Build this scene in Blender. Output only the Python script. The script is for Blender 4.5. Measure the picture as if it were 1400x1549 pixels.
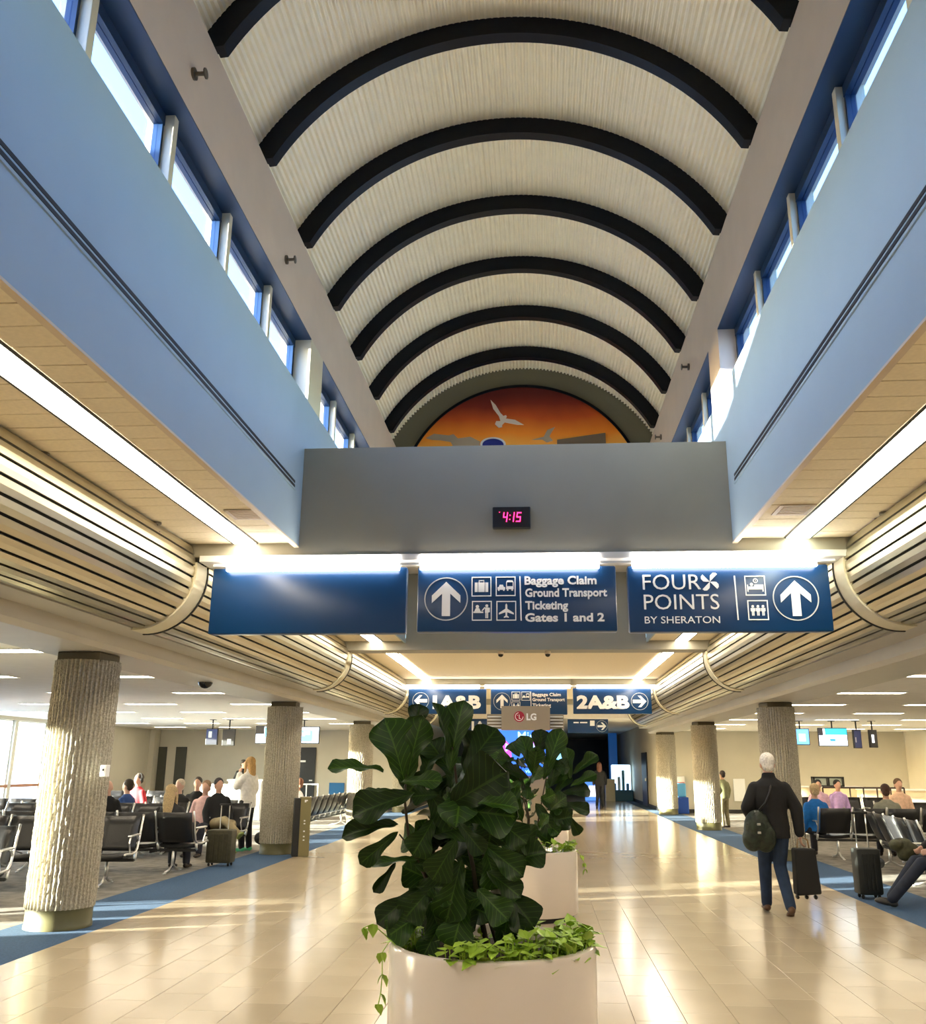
import bpy, bmesh, math, random
from mathutils import Vector, Matrix
random.seed(7)
R = math.radians
PI = math.pi
scn = bpy.context.scene
col = scn.collection
for o in list(bpy.data.objects): bpy.data.objects.remove(o)

# ---------------------------------------------------------------- camera
FPX, CX, CY = 1357.79571, 724.453381, 788.965099
MR = ((0.99781843, 0.06580779, 0.00526393), (-0.01215883, 0.26155849, -0.96511104), (-0.06488865, 0.96294158, 0.26178803))
EYE = Vector((0, 0, 1.6))
cd = bpy.data.cameras.new('camera'); cam = bpy.data.objects.new('camera', cd); col.objects.link(cam)
cd.sensor_fit = 'VERTICAL'; cd.sensor_height = 24; cd.lens = FPX / 1549 * 24
cd.shift_x = -(CX - 700) / 1549; cd.shift_y = (CY - 774.5) / 1549
m3 = Matrix((MR[0], [-a for a in MR[1]], [-a for a in MR[2]])).transposed()
cam.matrix_world = Matrix.Translation(EYE) @ m3.to_4x4()
cd.clip_start = .05; cd.clip_end = 600
scn.camera = cam

# ---------------------------------------------------------------- world, sun, exposure
w = bpy.data.worlds.new('world'); scn.world = w; w.use_nodes = True
nt = w.node_tree; nt.nodes.clear()
sky = nt.nodes.new('ShaderNodeTexSky'); sky.sky_type = 'NISHITA'; sky.sun_disc = False
SUN = Vector((1, .38, -.082)).normalized()          # direction the light travels
sky.sun_elevation = R(9); sky.sun_rotation = math.atan2(-SUN.x, -SUN.y)
sky.altitude = 50; sky.air_density = 1.0; sky.dust_density = 1.2; sky.ozone_density = 2.5
bg = nt.nodes.new('ShaderNodeBackground'); bg.inputs[1].default_value = 2.3
ow = nt.nodes.new('ShaderNodeOutputWorld')
nt.links.new(sky.outputs[0], bg.inputs[0]); nt.links.new(bg.outputs[0], ow.inputs[0])
sl = bpy.data.lights.new('sun', 'SUN'); sl.energy = 60; sl.angle = R(.6); sl.color = (1, .86, .62)
sun = bpy.data.objects.new('sun', sl); col.objects.link(sun)
sun.rotation_euler = SUN.to_track_quat('-Z', 'Y').to_euler(); sun.location = (-40, -10, 12)
scn.view_settings.view_transform = 'Standard'; scn.view_settings.look = 'None'
scn.view_settings.gamma = 1; scn.view_settings.use_curve_mapping = False
scn.view_settings.exposure = 0.95
E_TROF = 13.0      # fluorescent strips in the soffits
E_CONC = 11.0      # panels over the seating areas
E_SIGN = 9.0     # tubes over the signs

# ---------------------------------------------------------------- helpers
def ray(u, v):
    d = Vector((u - CX, v - CY, FPX)); M = Matrix(MR).transposed()
    return M @ d
def at(u, v, y):
    d = ray(u, v); return EYE + d * (y / d.y)
def atz(u, v, z):
    d = ray(u, v); return EYE + d * ((z - EYE.z) / d.z)

MATS = {}
def mat(name, c, rough=.6, metal=0, spec=.5, emit=None, es=0, noise=0, nscale=8, bump=0, bscale=40, coat=0, trans=0):
    if name in MATS: return MATS[name]
    m = bpy.data.materials.new(name); m.use_nodes = True
    n = m.node_tree; b = n.nodes['Principled BSDF']
    b.inputs['Base Color'].default_value = (*c, 1); b.inputs['Roughness'].default_value = rough
    b.inputs['Metallic'].default_value = metal; b.inputs['Specular IOR Level'].default_value = spec
    b.inputs['Coat Weight'].default_value = coat
    if trans: b.inputs['Transmission Weight'].default_value = trans
    if emit:
        b.inputs['Emission Color'].default_value = (*emit, 1); b.inputs['Emission Strength'].default_value = es
    tc = n.nodes.new('ShaderNodeTexCoord')
    if noise:
        t = n.nodes.new('ShaderNodeTexNoise'); t.inputs['Scale'].default_value = nscale; t.inputs['Detail'].default_value = 4
        n.links.new(tc.outputs['Object'], t.inputs['Vector'])
        r = n.nodes.new('ShaderNodeValToRGB')
        r.color_ramp.elements[0].position = .3; r.color_ramp.elements[1].position = .7
        r.color_ramp.elements[0].color = (*[x * (1 - noise) for x in c], 1)
        r.color_ramp.elements[1].color = (*[min(1, x * (1 + noise)) for x in c], 1)
        n.links.new(t.outputs['Fac'], r.inputs[0]); n.links.new(r.outputs[0], b.inputs['Base Color'])
    if bump:
        t = n.nodes.new('ShaderNodeTexNoise'); t.inputs['Scale'].default_value = bscale; t.inputs['Detail'].default_value = 3
        n.links.new(tc.outputs['Object'], t.inputs['Vector'])
        bp = n.nodes.new('ShaderNodeBump'); bp.inputs['Strength'].default_value = bump; bp.inputs['Distance'].default_value = .02
        n.links.new(t.outputs['Fac'], bp.inputs['Height']); n.links.new(bp.outputs[0], b.inputs['Normal'])
    MATS[name] = m; return m

def emis(name, c, s): return mat(name, (.02, .02, .02) if s < 6 else (.8, .8, .8), .5, emit=c, es=s)

def tag(o, label=None, cat=None, group=None, kind=None):
    if label: o['label'] = label
    if cat: o['category'] = cat
    if group: o['group'] = group
    if kind: o['kind'] = kind
    return o
def empty(name, loc=(0, 0, 0), rz=0, label=None, cat=None, group=None, kind=None):
    o = bpy.data.objects.new(name, None); col.objects.link(o); o.location = loc; o.rotation_euler = (0, 0, rz)
    o.empty_display_size = .1
    return tag(o, label, cat, group, kind)

class MB:
    def __init__(s): s.v = []; s.f = []
    def add(s, vs, fs):
        k = len(s.v); s.v += [tuple(p) for p in vs]; s.f += [tuple(i + k for i in f) for f in fs]; return s
    def box(s, x0, x1, y0, y1, z0, z1):
        if x0 > x1: x0, x1 = x1, x0
        if y0 > y1: y0, y1 = y1, y0
        if z0 > z1: z0, z1 = z1, z0
        return s.add([(x0, y0, z0), (x1, y0, z0), (x1, y1, z0), (x0, y1, z0), (x0, y0, z1), (x1, y0, z1), (x1, y1, z1), (x0, y1, z1)],
                     [(0, 3, 2, 1), (4, 5, 6, 7), (0, 1, 5, 4), (1, 2, 6, 5), (2, 3, 7, 6), (3, 0, 4, 7)])
    def bevbox(s, x0, x1, y0, y1, z0, z1, b=.01):
        bm = bmesh.new(); r = bmesh.ops.create_cube(bm, size=1)
        for v in bm.verts: v.co = Vector(((x0 + x1) / 2 + v.co.x * (x1 - x0), (y0 + y1) / 2 + v.co.y * (y1 - y0), (z0 + z1) / 2 + v.co.z * (z1 - z0)))
        bmesh.ops.bevel(bm, geom=bm.edges[:], offset=b, segments=2, affect='EDGES', profile=.5)
        bm.verts.ensure_lookup_table(); bm.verts.index_update()
        s.add([v.co for v in bm.verts], [[v.index for v in f.verts] for f in bm.faces]); bm.free(); return s
    def tube(s, pts, r, n=8, caps=True):
        pts = [Vector(p) for p in pts]; rr = r if isinstance(r, (list, tuple)) else [r] * len(pts)
        k = len(s.v); up = None
        for i, p in enumerate(pts):
            d = (pts[min(i + 1, len(pts) - 1)] - pts[max(i - 1, 0)]).normalized()
            if up is None: up = Vector((0, 0, 1)) if abs(d.z) < .9 else Vector((1, 0, 0))
            a = d.cross(up).normalized(); b = a.cross(d).normalized(); up = b
            for j in range(n):
                t = 2 * PI * j / n; s.v.append(tuple(p + (a * math.cos(t) + b * math.sin(t)) * rr[i]))
        for i in range(len(pts) - 1):
            for j in range(n):
                j2 = (j + 1) % n
                s.f.append((k + i * n + j, k + i * n + j2, k + (i + 1) * n + j2, k + (i + 1) * n + j))
        if caps:
            s.f.append(tuple(k + j for j in range(n))[::-1]); s.f.append(tuple(k + (len(pts) - 1) * n + j for j in range(n)))
        return s
    def lathe(s, prof, c=(0, 0, 0), n=48):
        k = len(s.v)
        for (r, z) in prof:
            for j in range(n):
                t = 2 * PI * j / n; s.v.append((c[0] + r * math.cos(t), c[1] + r * math.sin(t), c[2] + z))
        for i in range(len(prof) - 1):
            for j in range(n):
                j2 = (j + 1) % n; s.f.append((k + i * n + j, k + i * n + j2, k + (i + 1) * n + j2, k + (i + 1) * n + j))
        return s
    def ell(s, c, r, n=12, m=8, rot=None):
        k = len(s.v); vs = []
        for i in range(m + 1):
            ph = PI * i / m
            for j in range(n):
                t = 2 * PI * j / n
                p = Vector((r[0] * math.sin(ph) * math.cos(t), r[1] * math.sin(ph) * math.sin(t), r[2] * math.cos(ph)))
                if rot: p = rot @ p
                vs.append(p + Vector(c))
        fs = []
        for i in range(m):
            for j in range(n):
                j2 = (j + 1) % n; fs.append((i * n + j, (i + 1) * n + j, (i + 1) * n + j2, i * n + j2))
        return s.add(vs, fs)
    def prism(s, poly, y0, y1):            # polygon in x,z extruded along y
        n = len(poly); a = sum(poly[i][0] * poly[(i + 1) % n][1] - poly[(i + 1) % n][0] * poly[i][1] for i in range(n))
        if a < 0: poly = poly[::-1]
        vs = [(p[0], y0, p[1]) for p in poly] + [(p[0], y1, p[1]) for p in poly]
        return s.add(vs, [tuple(range(n)), tuple(range(n, 2 * n))[::-1]] + [(i + n, (i + 1) % n + n, (i + 1) % n, i) for i in range(n)])
    def ring(s, c, r0, r1, y0, y1, n=32, a0=0, a1=2 * PI):
        for i in range(n):
            t, u = a0 + (a1 - a0) * i / n, a0 + (a1 - a0) * (i + 1) / n
            P = lambda r, q: (c[0] + r * math.cos(q), c[1] + r * math.sin(q))
            s.prism([P(r0, t), P(r1, t), P(r1, u), P(r0, u)], y0, y1)
        return s
    def build(s, name, m, parent=None, smooth=False, loc=None, fix=False):
        me = bpy.data.meshes.new(name); me.from_pydata([tuple(map(float, p)) for p in s.v], [], s.f)
        if m: me.materials.append(m)
        if fix:
            bm = bmesh.new(); bm.from_mesh(me); bmesh.ops.remove_doubles(bm, verts=bm.verts, dist=1e-5); bmesh.ops.recalc_face_normals(bm, faces=bm.faces); bm.to_mesh(me); bm.free()
        if smooth:
            me.polygons.foreach_set('use_smooth', [True] * len(me.polygons))
            if smooth != 'all':
                try: me.set_sharp_from_angle(angle=R(40))
                except Exception: pass
        me.update()
        o = bpy.data.objects.new(name, me); col.objects.link(o)
        if parent: o.parent = parent
        if loc: o.location = loc
        return o
def inst(o, name=None, parent=None, loc=None, rot=None, scale=None):
    c = o.copy(); col.objects.link(c)
    if name: c.name = name
    c.parent = parent
    if loc is not None: c.location = loc
    if rot is not None: c.rotation_euler = rot
    if scale is not None: c.scale = scale
    return c
def copy_tree(o, loc, rz, label=None):
    c = o.copy(); col.objects.link(c); c.location = loc; c.rotation_euler = (0, 0, rz)
    if label: c['label'] = label
    for ch in list(o.children):
        d = ch.copy(); col.objects.link(d); d.parent = c
        for g in list(ch.children):
            e = g.copy(); col.objects.link(e); e.parent = d
    return c
def struct(name, mb, m, parent=None, **k):
    o = mb.build(name, m, parent, **k)
    if not parent: o['kind'] = 'structure'
    return o
def text(s, u0, v0, u1, y, m, name='lettering', parent=None, bold=.012, hpx=None, depth=.006, rot=0):
    """letters whose baseline starts at pixel (u0,v0), ends at u1, on the plane y"""
    p = at(u0, v0, y); q = at(u1, v0, y)
    cu = bpy.data.curves.new(name, 'FONT'); cu.body = s; cu.size = 1; cu.extrude = .02; cu.offset = bold; cu.resolution_u = 3
    ob = bpy.data.objects.new('t', cu); col.objects.link(ob)
    bpy.context.view_layer.update()
    me = bpy.data.meshes.new_from_object(ob.evaluated_get(bpy.context.evaluated_depsgraph_get()))
    xs = [v.co.x for v in me.vertices]; ys = [v.co.y for v in me.vertices]
    bpy.data.objects.remove(ob)
    wx = max(xs) - min(xs); L = (q - p).length; sx = L / wx
    sz = (abs(at(u0, v0, y).z - at(u0, v0 - hpx, y).z) / .73) if hpx else sx
    x0 = min(xs)
    for v in me.vertices:
        X = (v.co.x - x0) * sx; Z = v.co.y * sz; D = -(v.co.z / .02) * depth
        v.co = (p.x + X, p.y + D, p.z + Z)
    me.materials.clear(); me.materials.append(m); me.name = name
    me.flip_normals() if False else None
    o = bpy.data.objects.new(name, me); col.objects.link(o)
    if parent: o.parent = parent
    return o

# ---------------------------------------------------------------- materials
M_blue = mat('blue_grey_paint', (.34, .44, .49), .45, noise=.02, nscale=2)
M_grey = mat('grey_paint', (.32, .30, .235), .5, noise=.03, nscale=2)
M_taupe = mat('taupe_paint', (.68, .56, .41), .55, noise=.03, nscale=3)
M_cream = mat('cream_paint', (.68, .62, .43), .5)
M_wall = mat('olive_cream_wall', (.52, .48, .38), .6, noise=.04, nscale=1.5)
M_beam = mat('beam_paint', (.50, .47, .40), .5, noise=.03, nscale=2)
M_ceil = mat('ceiling_white', (.82, .77, .68), .8, noise=.03, nscale=5)
M_tile = mat('ceiling_tile', (.86, .76, .56), .9, noise=.05, nscale=30, bump=.15, bscale=200)
M_deck = mat('corrugated_deck', (.97, .89, .66), .5, noise=.03, nscale=6)
M_rib = mat('rib_navy', (.003, .006, .012), .4, spec=.2)
M_black = mat('black', (.01, .01, .01), .5)
M_dark = mat('dark_gap', (.018, .017, .012), .8)
M_slat = mat('satin_metal', (.52, .47, .33), .31, metal=.9, noise=.04, nscale=2)
M_navyframe = mat('navy_frame', (.01, .035, .08), .4)
M_alu = mat('aluminium', (.72, .71, .68), .28, metal=.9)
M_leather = mat('black_leather', (.012, .012, .013), .35, bump=.1, bscale=60)
M_concrete = mat('ribbed_concrete', (.47, .43, .33), .85, noise=.30, nscale=45, bump=.8, bscale=110)
M_plinth = mat('plinth_olive', (.10, .09, .035), .45, noise=.1, nscale=6)
M_carpet = mat('carpet_grey', (.22, .20, .17), .95, noise=.35, nscale=5, bump=.5, bscale=300)
M_strip = mat('carpet_blue', (.035, .085, .17), .95, noise=.2, nscale=40, bump=.4, bscale=300)
M_signb = mat('sign_blue', (.004, .042, .135), .3)
M_signw = mat('sign_white', (.95, .95, .95), .5)
M_planter = mat('planter_glaze', (.78, .69, .62), .18, coat=.3, noise=.02, nscale=2)
M_soil = mat('soil', (.03, .018, .01), .95, noise=.4, nscale=40, bump=.6)
M_bark = mat('bark', (.035, .025, .015), .8)
M_skin = mat('skin', (.62, .36, .26), .5)
M_white = mat('white_plastic', (.8, .8, .78), .4)
M_tar = mat('apron_concrete', (.45, .45, .46), .9)
# glass: mostly clear with a reflection
def glass(name, tint, refl=.12):
    m = bpy.data.materials.new(name); m.use_nodes = True; n = m.node_tree; n.nodes.clear()
    t = n.nodes.new('ShaderNodeBsdfTransparent'); t.inputs[0].default_value = (*tint, 1)
    g = n.nodes.new('ShaderNodeBsdfGlossy'); g.inputs['Roughness'].default_value = .03
    lw = n.nodes.new('ShaderNodeLayerWeight'); lw.inputs[0].default_value = .5; pw = n.nodes.new('ShaderNodeMath'); pw.operation = 'POWER'; pw.inputs[1].default_value = 4; n.links.new(lw.outputs['Facing'], pw.inputs[0]); f = n.nodes.new('ShaderNodeMath'); f.operation = 'MULTIPLY_ADD'; f.inputs[1].default_value = .4; f.inputs[2].default_value = .04; n.links.new(pw.outputs[0], f.inputs[0])
    x = n.nodes.new('ShaderNodeMixShader'); o = n.nodes.new('ShaderNodeOutputMaterial')
    n.links.new(f.outputs[0], x.inputs[0]); n.links.new(t.outputs[0], x.inputs[1]); n.links.new(g.outputs[0], x.inputs[2]); n.links.new(x.outputs[0], o.inputs[0])
    return m
M_glass = glass('window_glass', (.86, .93, 1.0))
M_glass2 = glass('clerestory_glass', (.68, .74, .90))
# polished floor tile: beige, slight per-tile tone
def floor_mat(name, base):
    m = mat(name, base, .16, spec=.6, noise=.05, nscale=1.3)
    n = m.node_tree; b = n.nodes['Principled BSDF']
    oi = n.nodes.new('ShaderNodeObjectInfo'); mr = n.nodes.new('ShaderNodeMapRange'); mr.inputs[3].default_value = .94; mr.inputs[4].default_value = 1.05
    n.links.new(oi.outputs['Random'], mr.inputs[0])
    src = b.inputs['Base Color'].links[0].from_socket
    h = n.nodes.new('ShaderNodeHueSaturation'); n.links.new(src, h.inputs['Color']); n.links.new(mr.outputs[0], h.inputs['Value']); n.links.new(h.outputs[0], b.inputs['Base Color'])
    return m
M_floor = floor_mat('floor_tile_beige', (.51, .415, .285))
M_grout = mat('grout', (.40, .32, .22), .6)

# ================================================================ STRUCTURE
XL, XR, MID = -2.48, 1.96, -.26
ZS = 3.82                                   # soffit height
OL, OR = -3.68, 3.22                        # soffit outer edges
FL, FR = -4.42, 3.93                        # tiled floor edges
# ---- floor with tiles
floor = struct('floor', MB().box(FL, FR, -6, 62, -.1, -.006), M_grout)
TW, TL = (FR - FL) / 25, .66
tile = None; rest = MB(); k = 0
for i in range(25):
    x0 = FL + i * TW
    off = (i % 3) * TL / 3
    y = -6 + off - TL
    while y < 62:
        a, b = max(y, -6), min(y + TL, 62)
        if b - a > .05:
            c = ((x0 + TW / 2), (a + b) / 2)
            vis = False
            if 4.6 < c[1] < 11.6:
                cc = Matrix(MR) @ (Vector((c[0], c[1], 0)) - EYE); u = cc.x / cc.z * FPX + CX; vis = -30 < u < 1430
            if vis and k < 300 and b - a > .6:
                if tile is None:
                    tile = MB().bevbox(-TW / 2 + .0015, TW / 2 - .0015, -TL / 2 + .0015, TL / 2 - .0015, -.02, 0, .0015).build('floor_tile', M_floor, floor, loc=(c[0], c[1], 0))
                else: inst(tile, parent=floor, loc=(c[0], c[1], 0))
                k += 1
            else: rest.box(x0 + .0015, x0 + TW - .0015, a + .0015, b - .0015, -.02, 0)
        y += TL
tag(rest.build('floor_tiling', M_floor, floor), kind='stuff')
# ---- carpets
struct('floor_carpet_left', MB().box(-14.5, -5.35, -6, 34, -.1, -.004), M_carpet)
struct('floor_border_left', MB().box(-5.35, FL, -6, 34, -.1, -.002), M_strip)
struct('floor_carpet_right', MB().box(4.86, 13.2, -6, 34, -.1, -.004), M_carpet)
struct('floor_border_right', MB().box(FR, 4.86, -6, 34, -.1, -.002), M_strip)
struct('floor_border_end', MB().box(FR, 4.5, 34, 62, -.1, -.003).box(-4.9, FL, 34, 62, -.1, -.003), M_strip)
# ground outside the windows
struct('ground_apron', MB().box(-300, 300, -200, 300, -1.2, -1.0), M_tar)

# ---- clerestory walls
PIERS = [(-6, -5.45), (1.3, 1.85), (8.95, 9.5), (14.6, 15.0)]
GROUPS = [(-5.45, 1.3, [-4.3, -3.15, -2.0, -.85, .25]), (1.85, 8.95, [3.0, 4.2, 5.4, 6.6, 7.8]), (9.5, 14.6, [10.7, 11.9, 13.1])]
def upper(side):
    s = -1 if side == 'left' else 1
    X = XL if s < 0 else XR
    o = X + s * .34                              # outside face
    struct('wall_%s_lower_band' % side, MB().box(X, o, -6, 16.6, ZS + .09, 5.42).box(X, X + s * .03, -6, 16.6, ZS - .035, ZS + .09), M_blue)
    f = MB().box(X, o, -6, 15.0, 6.16, 7.02)
    struct('trim_%s_roof_beam' % side, f, M_taupe)
    p = MB()
    for a, b in PIERS: p.box(X, o, a, b, 5.42, 6.16)
    struct('wall_%s_window_piers' % side, p, M_cream if s < 0 else M_taupe)
    # dark return where wall band stops at the end wall
    n = 0
    for a, b, ms in GROUPS:
        ed = [a] + ms + [b]
        for i in range(len(ed) - 1):
            y0, y1 = ed[i], ed[i + 1]
            n += 1
            W = empty('window_%s_%d' % (side, n), (X + s * .22, (y0 + y1) / 2, 5.42), kind='structure')
            h0, h1 = 0.0, .74; L = (y1 - y0) / 2
            fr = MB()
            fr.box(-.04, .04, -L, L, h1 - .10, h1); fr.box(-.04, .04, -L, L, h0, h0 + .05)
            fr.box(-.035, .035, -L, -L + .06, h0 + .05, h1 - .10); fr.box(-.035, .035, L - .06, L, h0 + .05, h1 - .10)
            fr.build('window_frame', M_navyframe, W)
            g = MB().box(-.004, .004, -L + .06, L - .06, h0 + .05, h1 - .10); g.build('pane', M_glass2, W)
            if i > 0:
                MB().bevbox(-.09 - (.0), .11, -L - .035, -L + .035, h0, h1, .004).build('mullion', M_cream, W)
            MB().box(-s * .04 + min(0, -s * .18), -s * .04 + max(0, -s * .18), -L, L, h1 - .012, h1).build('head_lining', M_navyframe, W)
    # slot diffuser in the band
    d = empty('slot_diffuser', (X, 0, 4.36), label='long double-slot air diffuser running along the %s blue wall band' % side, cat='air vent')
    sx = -s
    MB().box(0, sx * .012, -4, 8.65, -.055, .055).build('frame', M_blue, d)
    for dz in (-.022, .022): MB().box(sx * .004, sx * .016, -3.98, 8.6, dz - .013, dz + .013).build('slot', M_black, d)
    # soffit: slab + tiles + edge trim
    oo = OL if s < 0 else OR
    struct('ceiling_%s_soffit' % side, MB().box(X + s * .031, oo + s * .6, -6, 16.6, ZS + .014, ZS + .085), mat('soffit_backing', (.10, .08, .05), .9))
    cs = bpy.data.objects['ceiling_%s_soffit' % side]
    MB().box(X + s * .031, X + s * .044, -6, 8.93, ZS - .03, ZS + .012).box(X - s * .006, X + s * .044, -6, 8.925, ZS - .052, ZS - .036).build('edge_trim', M_taupe, cs)
    l0, l1 = (-3.17, -2.90) if s < 0 else (2.46, 2.73)
    ta = ((X + s * .045), (l0 if s > 0 else l1)); tb = ((l1 if s > 0 else l0), oo)
    for (a, b) in (ta, tb):
        a, b = min(a, b), max(a, b)
        b2 = MB(); t0 = None
        y = 8.93 - .24
        while y > 1.6:
            if t0 is None:
                t0 = MB().bevbox(-(b - a) / 2 + .004, (b - a) / 2 - .004, .0045, .2355, 0, .013, .003).build('ceiling_tile', M_tile, cs, loc=((a + b) / 2, y, ZS))
            else: inst(t0, parent=cs, loc=((a + b) / 2, y, ZS + random.uniform(-.0015, .0015)))
            y -= .24
        yy = y + .24
        while yy > -6: b2.box(a, b, yy - .235, yy, ZS, ZS + .013); yy -= .24
        yy = 9.5
        while yy < 16.6: b2.box(a, b, yy, yy + .235, ZS, ZS + .013); yy += .24
        tag(b2.build('ceiling_tiling', M_tile, cs), kind='stuff')
    # recessed fluorescent strip
    for (ya, yb, nm) in ((-5.8, 8.90, 'near'), (9.52, 16.58, 'middle'), (17.15, 24.25, 'far'), (24.75, 31.9, 'last')):
        T = empty('strip_light', ((l0 + l1) / 2, ya, ZS), label='continuous recessed fluorescent strip in the %s ceiling, %s bay along the hall' % (side, {'near': 'nearest', 'middle': 'second', 'far': 'third', 'last': 'farthest'}[nm]), cat='ceiling light')
        hw = (l1 - l0) / 2
        MB().box(-hw, -hw + .018, 0, yb - ya, -.014, -.001).box(hw - .018, hw, 0, yb - ya, -.014, -.001).build('housing', M_black, T)
        n = max(1, round((yb - ya) / 1.22)); L = (yb - ya) / n
        for q in range(n):
            warm = side == 'right' and nm == 'near' and q >= n - 1
            mm = emis('tube_warm', (.95, 1.0, .80), E_TROF * .8) if warm else emis('tube_cool', (1, .88, .70), E_TROF)
            ob = MB(); ob.box(-hw + .02, hw - .02, q * L + .004, (q + 1) * L - .004, -.012, -.002)
            ob.build('diffuser', mm, T)
upper('left'); upper('right')

# ---- vault: corrugated deck, ribs, end wall
RC, ZC = 2.66, 5.87
YV0, YV1 = -6, 15.0
a_s = math.acos((ZC and (7.02 - ZC)) / RC)    # half angle
NCOR = 96
v = MB(); prof = []
for i in range(NCOR * 4 + 1):
    t = -a_s + 2 * a_s * i / (NCOR * 4)
    ph = i % 4
    rr = RC + (.0 if ph in (0, 1) else .026)
    prof.append((MID + rr * math.sin(t), ZC + rr * math.cos(t)))
n = len(prof)
vs = [(p[0], YV0, p[1]) for p in prof] + [(p[0], YV1, p[1]) for p in prof]
v.add(vs, [(i, i + 1, i + 1 + n, i + n) for i in range(n - 1)])
vault = struct('ceiling_vault', v, M_deck)
sh = MB()
for i in range(40):                               # roof slab above the deck (keeps daylight out)
    t, u = -a_s - .12 + 2 * (a_s + .12) * i / 40, -a_s - .12 + 2 * (a_s + .12) * (i + 1) / 40
    P = lambda r, q: (MID + r * math.sin(q), ZC + r * math.cos(q))
    sh.prism([P(RC + .05, t), P(RC + .2, t), P(RC + .2, u), P(RC + .05, u)], YV0 - .2, YV1 + .3)
sh.build('roof_shell', M_ceil, vault)
RIBS = [14.1, 12.67, 11.27, 9.86, 8.46, 7.07, 5.72, 4.35, 2.95, 1.55, .15, -1.25, -2.65, -4.05, -5.45]
rib0 = None
for y in RIBS:
    if rib0 is None:
        rb = MB()
        N = 48; ra, rb_ = RC - .22, RC + .005
        aa = a_s + .0
        P = lambda r, q: (MID + r * math.sin(q), max(7.021, ZC + r * math.cos(q)))
        for i in range(N):
            t, u = -aa + 2 * aa * i / N, -aa + 2 * aa * (i + 1) / N
            rb.prism([P(ra + .012, t), P(rb_, t), P(rb_, u), P(ra + .012, u)], -.02, .02)
            rb.prism([P(ra, t), P(ra + .014, t), P(ra + .014, u), P(ra, u)], -.06, .06)
        rib0 = rb.build('arch_rib', M_rib, vault, loc=(0, y, 0), fix=True)
    else: inst(rib0, parent=vault, loc=(0, y, 0))
# end wall of the vault with the arch cut for the mural: plain wall above the second beam
pts = [(MID + (RC + .05) * math.sin(-a_s + 2 * a_s * i / 40), ZC + (RC + .05) * math.cos(-a_s + 2 * a_s * i / 40)) for i in range(41)]
ew = MB().prism([(XL - .3, 5.2)] + [(XL - .3, 7.02)] + pts + [(XR + .3, 7.02), (XR + .3, 5.2)], 15.0, 15.2)
struct('wall_far_vault_end', ew, mat('olive_end_wall', (.16, .15, .09), .6))
struct('ceiling_slab_behind_mural', MB().box(-4.4, 3.9, 15.0, 17.2, 5.1, 5.2), M_ceil)
struct('wall_back', MB().box(-14.6, 13.3, -6.2, -6, -.1, 9), M_wall)
# ---- cross beams
for i, (y0, y1, zt) in enumerate(((8.93, 9.5, 4.86), (16.6, 17.1, 5.2), (24.3, 24.7, 4.2), (31.9, 32.3, 4.2))):
    zb = 3.68 if i == 0 else 3.655
    b = MB().box(OL - .5, OR + .5, y0, y1, zb, ZS + .05)
    if i < 2: b.box(XL + .001, XR - .001, y0, y1, ZS + .05, zt)
    else: b.box(OL - .5, OR + .5, y0, y1, ZS + .05, zt)
    struct('wall_cross_beam_%d' % (i + 1), b, M_grey)
# flat ceiling beyond the second beam
struct('ceiling_far_bays', MB().box(OL - .6, OR + .6, 17.1, 34.5, ZS + .012, ZS + .1), M_tile)
struct('ceiling_end_corridor', MB().box(FL - .3, FR + 1, 34.5, 62, 3.3, 3.4).box(FL - .3, FR + 1, 34.4, 34.6, 3.3, 3.95), M_ceil)

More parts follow.
